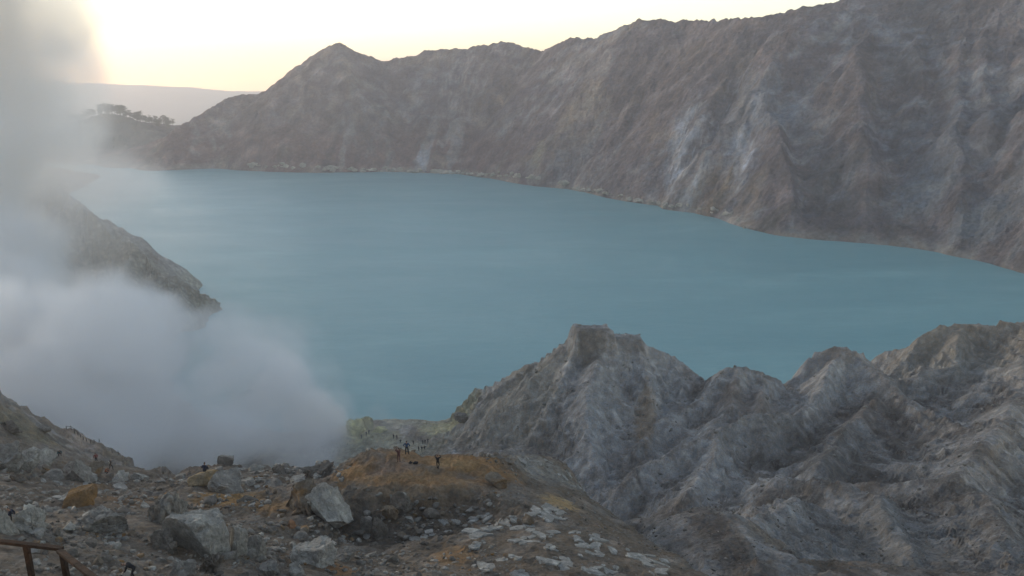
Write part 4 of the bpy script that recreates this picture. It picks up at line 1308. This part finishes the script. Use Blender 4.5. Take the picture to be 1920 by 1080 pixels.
rs = random.Random(4)
spots = []
for px, gy in [(146, 222), (155, 222), (162, 220), (170, 219), (177, 217), (185, 215), (191, 214), (196, 213), (203, 212), (209, 212), (215, 213), (220, 214), (226, 216), (231, 217), (237, 219), (243, 221), (249, 223), (256, 227), (262, 231), (268, 233), (274, 236), (281, 239), (288, 243), (294, 245), (301, 247), (308, 249), (315, 251), (322, 252), (138, 226), (129, 229)]:
    spots.append((px, gy, rs.uniform(9, 16)))
    spots.append((px + rs.uniform(-4, 4), gy, rs.uniform(7, 12)))
for _ in range(34):
    px = rs.uniform(150, 320)
    spots.append((px, 226 + rs.uniform(4, 34) + max(0, px - 240) * 0.25, rs.uniform(8, 14)))
for n_, (px, gy, hgt) in enumerate(spots):
    u, dy, dz = ray(px, gy)
    tt = np.linspace(1180, 1460, 200)
    zz = far_z(u / dy * tt, tt)
    k = int(np.argmax((zz - EYE) / tt))                # the skyline of the hill along this bearing
    if n_ >= 60:
        k = max(0, k - int(3 + 60 * rs.random() ** 2))
    x, y, z = u / dy * tt[k], float(tt[k]), float(zz[k])
    e = empty('pine_tree', (x, y, z), rs.uniform(0, 6.28))
    e.scale = (hgt * 1.35, hgt * 1.35, hgt)
    veiled = px < 190
    lab = ('pine tree on the far hilltop skyline, half veiled by the smoke' if veiled else 'pine tree on the far hilltop skyline, clear of the smoke') if n_ < 60 else ('pine tree on the dark hillside below the skyline, half veiled by the smoke' if veiled else 'pine tree on the dark hillside below the skyline, clear of the smoke')
    tag(e, lab, 'tree', 'pine trees on the far hill')
    tm, cmh = rs.choice(TREES)
    link('trunk', tm, e); link('crown', cmh, e)

# ------------------------------------------------------------------ railing beside the path and the fence on the left hill
M_RUST = rock_mat('rusty_metal', (0.05, 0.036, 0.028), (0.085, 0.05, 0.033), 4.0)
M_POST = plain_mat('weathered_wood', (0.10, 0.085, 0.07), 0.9, 4.0)


def beam(name, a, b, w, h, mat, parent, off=Vector((0, 0, 0))):
    """a square bar between two points, its edges broken and slightly uneven"""
    a, b = Vector(a) - off, Vector(b) - off
    d = b - a
    n = 7
    z = d.normalized()
    u = z.cross(Vector((0, 0, 1)))
    u = Vector((1, 0, 0)) if u.length < 0.2 else u.normalized()
    v = u.cross(z).normalized()
    vs, fs = [], []
    c = 0.16
    prof = [(-1, -1 + c), (-1 + c, -1), (1 - c, -1), (1, -1 + c), (1, 1 - c), (1 - c, 1), (-1 + c, 1), (-1, 1 - c)]
    for i in range(n):
        p = a + d * (i / (n - 1)) + u * random.uniform(-0.03, 0.03) * w + v * random.uniform(-0.03, 0.03) * h
        for q in prof:
            vs.append(p + u * q[0] * w / 2 + v * q[1] * h / 2)
    for i in range(n - 1):
        for k in range(8):
            fs.append([i * 8 + k, i * 8 + (k + 1) % 8, i * 8 + 8 + (k + 1) % 8, i * 8 + 8 + k])
    fs.append(list(range(7, -1, -1))); fs.append([(n - 1) * 8 + k for k in range(8)])
    return link(name, add_mesh(name, vs, fs, mat), parent)


RY = 9.3
ra, rb, rc = Vector(at(-160, 997, RY + 0.25)), Vector(at(114, 1029, RY)), Vector(at(215, 1112, RY - 1.3))
base_pt = Vector((rb.x, rb.y, float(near_z(np.array([rb.x]), np.array([rb.y]))[0])))
rail = empty('railing', base_pt)
tag(rail, 'rusty brown metal railing at the corner of the path', 'railing')
beam('rail', ra, rb + Vector((0.02, 0, 0)), 0.07, 0.04, M_RUST, rail, base_pt)
beam('rail', rb + Vector((0.0, -0.04, -0.004)), rc, 0.07, 0.04, M_RUST, rail, base_pt)
for px, py, Y, lean in ((48, 1018, RY + 0.12, 0.04), (116, 1032, RY - 0.03, 0.05), (163, 1070, RY - 0.66, 0.05), (-60, 1010, RY + 0.2, 0.0)):
    t_ = Vector(at(px, py, Y)) - Vector((0, 0, 0.012))
    gz = float(near_z(np.array([t_.x]), np.array([t_.y]))[0])
    beam('post', t_, Vector((t_.x + lean, t_.y, gz - 0.2)), 0.062, 0.062, M_RUST, rail, base_pt)

fp = [(126, 811), (135, 813), (140, 815), (147, 818), (152, 822), (157, 826), (163, 829), (170, 832), (178, 835), (187, 838), (198, 842), (210, 846), (222, 851)]
f3 = []
for px, py in fp:
    k0 = int(np.argmin([abs(q[0] - px) for q in EDGE]))
    Yk = np.interp(px, [q[0] for q in EDGE], [q[2] for q in EDGE]) - 1.2
    X_ = (px - 960) / FPX * Yk / ray(px, py)[1]
    f3.append(Vector((X_, Yk, float(near_z(np.array([X_]), np.array([Yk]))[0]))))
fen = empty('fence', f3[0])
tag(fen, 'low fence of leaning wooden posts running down the left hill edge', 'fence')
tops = []
for p in f3:
    tp = p + Vector((random.uniform(-0.08, 0.08), 0, random.uniform(0.6, 0.85)))
    beam('post', p - Vector((0, 0, 0.2)), tp, 0.09, 0.09, M_POST, fen, f3[0])
    tops.append(tp - Vector((0, 0, 0.1)))
for a_, b__ in zip(tops[:4], tops[1:5]):
    beam('rail', a_, b__, 0.06, 0.06, M_POST, fen, f3[0])

# ------------------------------------------------------------------ people
CLOTH = {k: plain_mat('cloth_' + k, c, 0.85, 9.0, 0.2) for k, c in {
    'black': (0.012, 0.013, 0.017), 'navy': (0.014, 0.022, 0.045), 'blue': (0.02, 0.055, 0.12), 'teal': (0.02, 0.07, 0.085), 'red': (0.17, 0.03, 0.028), 'maroon': (0.075, 0.03, 0.032), 'orange': (0.28, 0.09, 0.035), 'grey': (0.10, 0.10, 0.10), 'cream': (0.45, 0.42, 0.35), 'brown': (0.07, 0.05, 0.035)}.items()}
M_SKIN = plain_mat('skin', (0.27, 0.155, 0.10), 0.6, 5.0, 0.08)
M_HAIR = plain_mat('hair', (0.012, 0.010, 0.009), 0.6, 8.0, 0.1)
POSES = {  # joints of a person 1.7 m tall, facing -Y (towards the eye); x to the picture's right
    'stand': dict(pel=(0, 0, 0.92), chest=(0, 0.02, 1.30), neck=(0, 0.02, 1.45), head=(0, 0.0, 1.58), le=(-0.27, 0.03, 1.14), lh=(-0.25, -0.06, 0.90), re=(0.27, 0.03, 1.14), rh=(0.25, -0.06, 0.90), lk=(-0.11, -0.02, 0.49), lf=(-0.13, 0.02, 0.08), rk=(0.11, -0.02, 0.49), rf=(0.13, 0.02, 0.08)),
    'pockets': dict(pel=(0, 0, 0.92), chest=(0, 0.02, 1.30), neck=(0, 0.02, 1.45), head=(0, -0.02, 1.57), le=(-0.36, 0.06, 1.14), lh=(-0.22, -0.06, 0.98), re=(0.36, 0.06, 1.14), rh=(0.22, -0.06, 0.98), lk=(-0.15, -0.02, 0.49), lf=(-0.22, 0.02, 0.08), rk=(0.13, -0.02, 0.49), rf=(0.15, 0.02, 0.08)),
    'camera': dict(pel=(0, 0, 0.92), chest=(0, 0.02, 1.30), neck=(0, 0.02, 1.45), head=(0, 0.0, 1.58), le=(-0.20, -0.22, 1.24), lh=(-0.06, -0.25, 1.50), re=(0.34, -0.12, 1.34), rh=(0.12, -0.22, 1.56), lk=(-0.09, -0.02, 0.49), lf=(-0.11, 0.02, 0.08), rk=(0.10, -0.02, 0.49), rf=(0.12, 0.02, 0.08)),
    'handshead': dict(pel=(0, 0, 0.92), chest=(0, 0.02, 1.30), neck=(0, 0.02, 1.45), head=(0, 0.0, 1.58), le=(-0.36, -0.06, 1.46), lh=(-0.13, -0.14, 1.64), re=(0.36, -0.06, 1.46), rh=(0.13, -0.14, 1.64), lk=(-0.10, -0.14, 0.52), lf=(-0.06, 0.10, 0.12), rk=(0.09, 0.0, 0.49), rf=(0.08, -0.10, 0.08)),
    'walk': dict(pel=(0, 0, 0.90), chest=(0.02, -0.08, 1.26), neck=(0.02, -0.13, 1.40), head=(0.02, -0.18, 1.52), le=(-0.26, 0.10, 1.12), lh=(-0.24, 0.06, 0.88), re=(0.26, -0.16, 1.10), rh=(0.20, -0.32, 0.98), lk=(-0.11, -0.24, 0.52), lf=(-0.11, -0.22, 0.10), rk=(0.11, 0.04, 0.48), rf=(0.11, 0.30, 0.12)),
    'bend': dict(pel=(0, 0.12, 0.86), chest=(0.0, -0.22, 1.10), neck=(0.0, -0.36, 1.14), head=(0.0, -0.48, 1.17), le=(-0.24, -0.32, 0.86), lh=(-0.14, -0.46, 0.68), re=(0.24, -0.32, 0.86), rh=(0.14, -0.46, 0.68), lk=(-0.13, -0.06, 0.48), lf=(-0.14, 0.06, 0.08), rk=(0.13, -0.06, 0.48), rf=(0.14, 0.06, 0.08)),
    'sit': dict(pel=(0, 0.05, 0.14), chest=(0, -0.06, 0.52), neck=(0, -0.12, 0.66), head=(0, -0.19, 0.78), le=(-0.28, -0.14, 0.36), lh=(-0.10, -0.36, 0.36), re=(0.28, -0.14, 0.36), rh=(0.10, -0.36, 0.36), lk=(-0.16, -0.38, 0.42), lf=(-0.14, -0.50, 0.05), rk=(0.16, -0.38, 0.42), rf=(0.14, -0.50, 0.05)),
    'crouch': dict(pel=(0, 0.10, 0.34), chest=(0, -0.10, 0.66), neck=(0, -0.20, 0.77), head=(0, -0.29, 0.86), le=(-0.28, -0.24, 0.50), lh=(-0.14, -0.46, 0.44), re=(0.28, -0.24, 0.50), rh=(0.14, -0.46, 0.44), lk=(-0.16, -0.34, 0.46), lf=(-0.15, -0.08, 0.07), rk=(0.16, -0.34, 0.46), rf=(0.15, -0.08, 0.07)),
}


def skin(name, chains, sub=1):
    """grow a smooth surface round a tree of joints: chains of (key, point, (rx, ry)); the first point is the root"""
    vs, es, rads, ix = [], [], [], {}
    for ch in chains:
        prev = None
        for key, p, rad in ch:
            if key not in ix:
                ix[key] = len(vs); vs.append(tuple(p)); rads.append(rad)
            if prev is not None:
                es.append((prev, ix[key]))
            prev = ix[key]
    me = bpy.data.meshes.new(name)
    me.from_pydata(vs, es, [])
    o = bpy.data.objects.new(name, me)
    scene.collection.objects.link(o)
    mo = o.modifiers.new('skin', 'SKIN'); mo.use_smooth_shade = True
    o.modifiers.new('sub', 'SUBSURF').levels = sub
    for i, d in enumerate(me.skin_vertices[0].data):
        d.radius = rads[i]; d.use_root = (i == 0)
    dg = bpy.context.evaluated_depsgraph_get()
    out = bpy.data.meshes.new_from_object(o.evaluated_get(dg))
    bpy.data.objects.remove(o); bpy.data.meshes.remove(me)
    out.name = name
    return out


def L3(a, b, f):
    return tuple(a[i] + f * (b[i] - a[i]) for i in range(3))


def figure(pose):
    """body (with face, hands and fingers), jacket and hair as three meshes without materials"""
    P = POSES[pose]
    sh = lambda s: (s * 0.175, P['chest'][1], P['chest'][2] + (0.07 if pose not in ('bend',) else 0.02))
    hp = lambda s: (s * 0.095, P['pel'][1], P['pel'][2] - 0.03)
    ch = [[('pel', P['pel'], (0.135, 0.105)), ('waist', L3(P['pel'], P['chest'], 0.5), (0.125, 0.095)), ('chest', P['chest'], (0.15, 0.10)), ('neck', P['neck'], (0.055, 0.055)), ('jaw', L3(P['neck'], P['head'], 0.55), (0.06, 0.07)), ('head', P['head'], (0.082, 0.098)), ('top', L3(P['neck'], P['head'], 1.45), (0.06, 0.07))]]
    h = Vector(P['head'])
    ch.append([('head', P['head'], (0, 0)), ('nose', tuple(h + Vector((0, -0.115, -0.01))), (0.014, 0.014))])
    for s, e in ((-1, 'l'), (1, 'r')):
        ch.append([('head', P['head'], (0, 0)), ('ear' + e, tuple(h + Vector((s * 0.092, 0.01, -0.01))), (0.012, 0.022))])
        el, ha = P[e + 'e'], P[e + 'h']
        wr = L3(el, ha, 0.86)
        ch.append([('chest', P['chest'], (0, 0)), ('sh' + e, sh(s), (0.062, 0.062)), ('el' + e, el, (0.045, 0.045)), ('wr' + e, wr, (0.030, 0.030)), ('palm' + e, L3(el, ha, 1.14), (0.036, 0.020))])
        d = (Vector(ha) - Vector(el)).normalized(); u = d.orthogonal().normalized(); w = d.cross(u)
        pm = Vector(L3(el, ha, 1.18))
        for q, off in enumerate((-0.030, -0.010, 0.010, 0.030)):
            ln = (0.065, 0.078, 0.074, 0.058)[q]
            a = pm + w * off + d * ln * 0.55; b = pm + w * off * 1.05 + d * ln * 0.9 + u * ln * 0.35
            ch.append([('palm' + e, ha, (0, 0)), ('f%d%s' % (q, e), tuple(a), (0.0095, 0.0095)), ('g%d%s' % (q, e), tuple(b), (0.008, 0.008))])
        th = Vector(L3(el, ha, 1.0)) + w * 0.045 + u * 0.02
        ch.append([('palm' + e, ha, (0, 0)), ('t' + e, tuple(th), (0.011, 0.011)), ('tt' + e, tuple(th + d * 0.035 + w * 0.01), (0.009, 0.009))])
        kn, ft = P[e + 'k'], P[e + 'f']
        ch.append([('pel', P['pel'], (0, 0)), ('hp' + e, hp(s), (0.092, 0.095)), ('kn' + e, kn, (0.06, 0.062)), ('ca' + e, L3(kn, ft, 0.35), (0.056, 0.06)), ('an' + e, ft, (0.042, 0.045)), ('toe' + e, (ft[0] * 1.1, ft[1] - 0.15, ft[2] - 0.035), (0.042, 0.032))])
    body = skin('body', ch)
    jk = [[('pel', L3(P['pel'], P['chest'], -0.12), (0.158, 0.125)), ('waist', L3(P['pel'], P['chest'], 0.5), (0.155, 0.12)), ('chest', P['chest'], (0.178, 0.125)), ('neck', L3(P['chest'], P['neck'], 0.7), (0.085, 0.08))]]
    for s, e in ((-1, 'l'), (1, 'r')):
        el, ha = P[e + 'e'], P[e + 'h']
        jk.append([('chest', P['chest'], (0, 0)), ('sh' + e, sh(s), (0.082, 0.08)), ('el' + e, el, (0.064, 0.064)), ('cuff' + e, L3(el, ha, 0.82), (0.048, 0.048))])
    jacket = skin('jacket', jk)
    hd = Vector(P['head']); up = (Vector(P['head']) - Vector(P['neck'])).normalized()
    hr = skin('hair', [[('a', tuple(hd + up * 0.03 + Vector((0, 0.03, 0))), (0.094, 0.098)), ('b', tuple(hd + up * 0.085 + Vector((0, 0.0, 0))), (0.078, 0.085)), ('c', tuple(hd - up * 0.05 + Vector((0, 0.055, 0))), (0.075, 0.055))]])
    return body, jacket, hr


FIG = {k: figure(k) for k in POSES}


def with_mats(me, mats, zones=None):
    m2 = me.copy()
    m2.materials.clear()
    for q in mats:
        m2.materials.append(q)
    if zones is not None:
        m2.polygons.foreach_set('material_index', zones)
    return m2


def person(px, py, pose, jacket, trousers, label, group, face=0.0, hood=None, height=1.7, spot=None, extra=None):
    x, y, z = spot or hit(px, py)
    body, jk, hr = FIG[pose]
    e = empty('person', (x, y, z - 0.02), face)
    s = height / 1.7
    e.scale = (s, s, s)
    P = POSES[pose]
    cen = np.empty(len(body.polygons) * 3); body.polygons.foreach_get('center', cen); cen = cen.reshape(-1, 3)
    pel, neck, head = Vector(P['pel']), Vector(P['neck']), Vector(P['head'])
    zone = np.ones(len(cen), np.int32)                    # trousers
    dh = np.linalg.norm(cen - np.array(L3(neck, head, 0.9)), axis=1)
    zone[dh < 0.19] = 0
    for k in 'lr':
        zone[np.linalg.norm(cen - np.array(L3(P[k + 'e'], P[k + 'h'], 1.25)), axis=1) < 0.13] = 0
        zone[np.linalg.norm(cen - np.array((P[k + 'f'][0], P[k + 'f'][1] - 0.08, P[k + 'f'][2])), axis=1) < 0.15] = 2
    link('body', with_mats(body, [M_SKIN, CLOTH[trousers], CLOTH['black']], zone), e)
    link('jacket', with_mats(jk, [CLOTH[jacket]]), e)
    link('hood' if hood else 'hair', with_mats(hr, [CLOTH[hood] if hood else M_HAIR]), e)
    tag(e, label, 'person', group)
    if extra:
        extra(e, P)
    return e


def backpack(colour):
    def f(e, P):
        c = Vector(P['chest']); v = rock_verts(33, 3, 4, 0.03) * np.array([0.15, 0.10, 0.22]) + np.array([c.x, c.y + 0.20, c.z - 0.08])
        link('backpack', add_mesh('backpack', v, ICO[3][1], CLOTH[colour], True), e)
    return f


PG = 'people on the slope'
away = math.pi
person(748, 867, 'camera', 'maroon', 'maroon', 'person in maroon standing on the orange mound with an arm raised to the face', PG, away + 0.2)
person(763, 853, 'pockets', 'blue', 'black', 'person in a blue jacket standing at the far edge of the orange mound', PG, away, 'black')
person(821, 879, 'handshead', 'black', 'black', 'person in black on the orange mound with both hands up at the head', PG, away - 0.3)
person(402, 890, 'sit', 'navy', 'black', 'person in black sitting hunched on the ochre rock', PG, away, 'black', 1.95, SEAT)
person(208, 882, 'walk', 'brown', 'black', 'person in dark clothes with a pale hat walking on the left flat', PG, 2.4, 'cream', 1.7, None, backpack('cream'))
person(199, 888, 'crouch', 'orange', 'black', 'person in an orange shirt crouching beside the brown boulder', PG, 1.6)
person(181, 869, 'stand', 'red', 'black', 'person in a red jacket standing behind the broad grey boulder', PG, 0.4)
person(112, 853, 'crouch', 'teal', 'navy', 'person in a teal jacket crouching on the pale path of the left hill', PG, 0.6, 'teal')
person(27, 992, 'walk', 'navy', 'black', 'person in navy walking between the two pale boulders above the railing', PG, -1.2, None, 1.75)
person(250, 1088, 'bend', 'black', 'black', 'person in black bending over at the bottom edge beside a pale bag', PG, -1.3, None, 1.7)
person(389, 1032, 'bend', 'black', 'brown', 'person in a black top stooping beside the big smooth pale boulder', PG, -1.2, None, 1.6)
SG = 'tiny people on the lake shore'
for lab, lst in (('tiny dark figure of three below the tall yellow sulphur rock', ((678, 822), (687, 818), (692, 816))),
                 ('tiny dark figure of three in thin smoke on the pale shore flat', ((738, 824), (744, 824), (751, 833))),
                 ('tiny dark figure standing alone on the pale shore flat', ((775, 834),)),
                 ('tiny dark figure of three on the pale rocks near the hill tip', ((793, 834), (797, 834), (802, 831))),
                 ('tiny dark figure of three just above the far edge of the orange mound', ((785, 846), (791, 846), (796, 846)))):
    for j, (px, py) in enumerate(lst):
        person(px, py, ('stand', 'walk', 'pockets')[j % 3], ('black', 'navy', 'grey')[(px + j) % 3], 'black', (('leftmost ', 'middle ', 'rightmost ')[j] if len(lst) > 1 else '') + lab, SG, away + (j - 1) * 0.7)


def bag(px, py, w, h, label, seed, colour='black'):
    x, y, z = hit(px, py)
    v = rock_verts(seed, 3, 5, 0.10, 0.6) * np.array([w, w * 0.6, h]) / 2
    e = empty('bag', (x, y, z + h * 0.38), 0.1)
    link('sack', add_mesh('sack', v, ICO[3][1], CLOTH[colour], True), e)
    vs, fs = [], []
    tube(vs, fs, [(-0.18 * w, 0, h * 0.3), (-0.1 * w, 0, h * 0.62), (0.08 * w, 0.02, h * 0.62), (0.17 * w, 0, h * 0.3)], [0.03] * 4)
    link('strap', add_mesh('strap', vs, fs, CLOTH[colour]), e)
    tag(e, label, 'bag', 'bags on the ground')


bag(770, 870, 0.45, 0.26, 'small black bag on the orange mound beside the person in maroon', 51)
bag(779, 870, 0.62, 0.30, 'longer black bag on the orange mound next to the small one', 52)
bag(238, 1082, 0.6, 0.5, 'pale bundle at the feet of the person bending at the bottom edge', 53, 'cream')
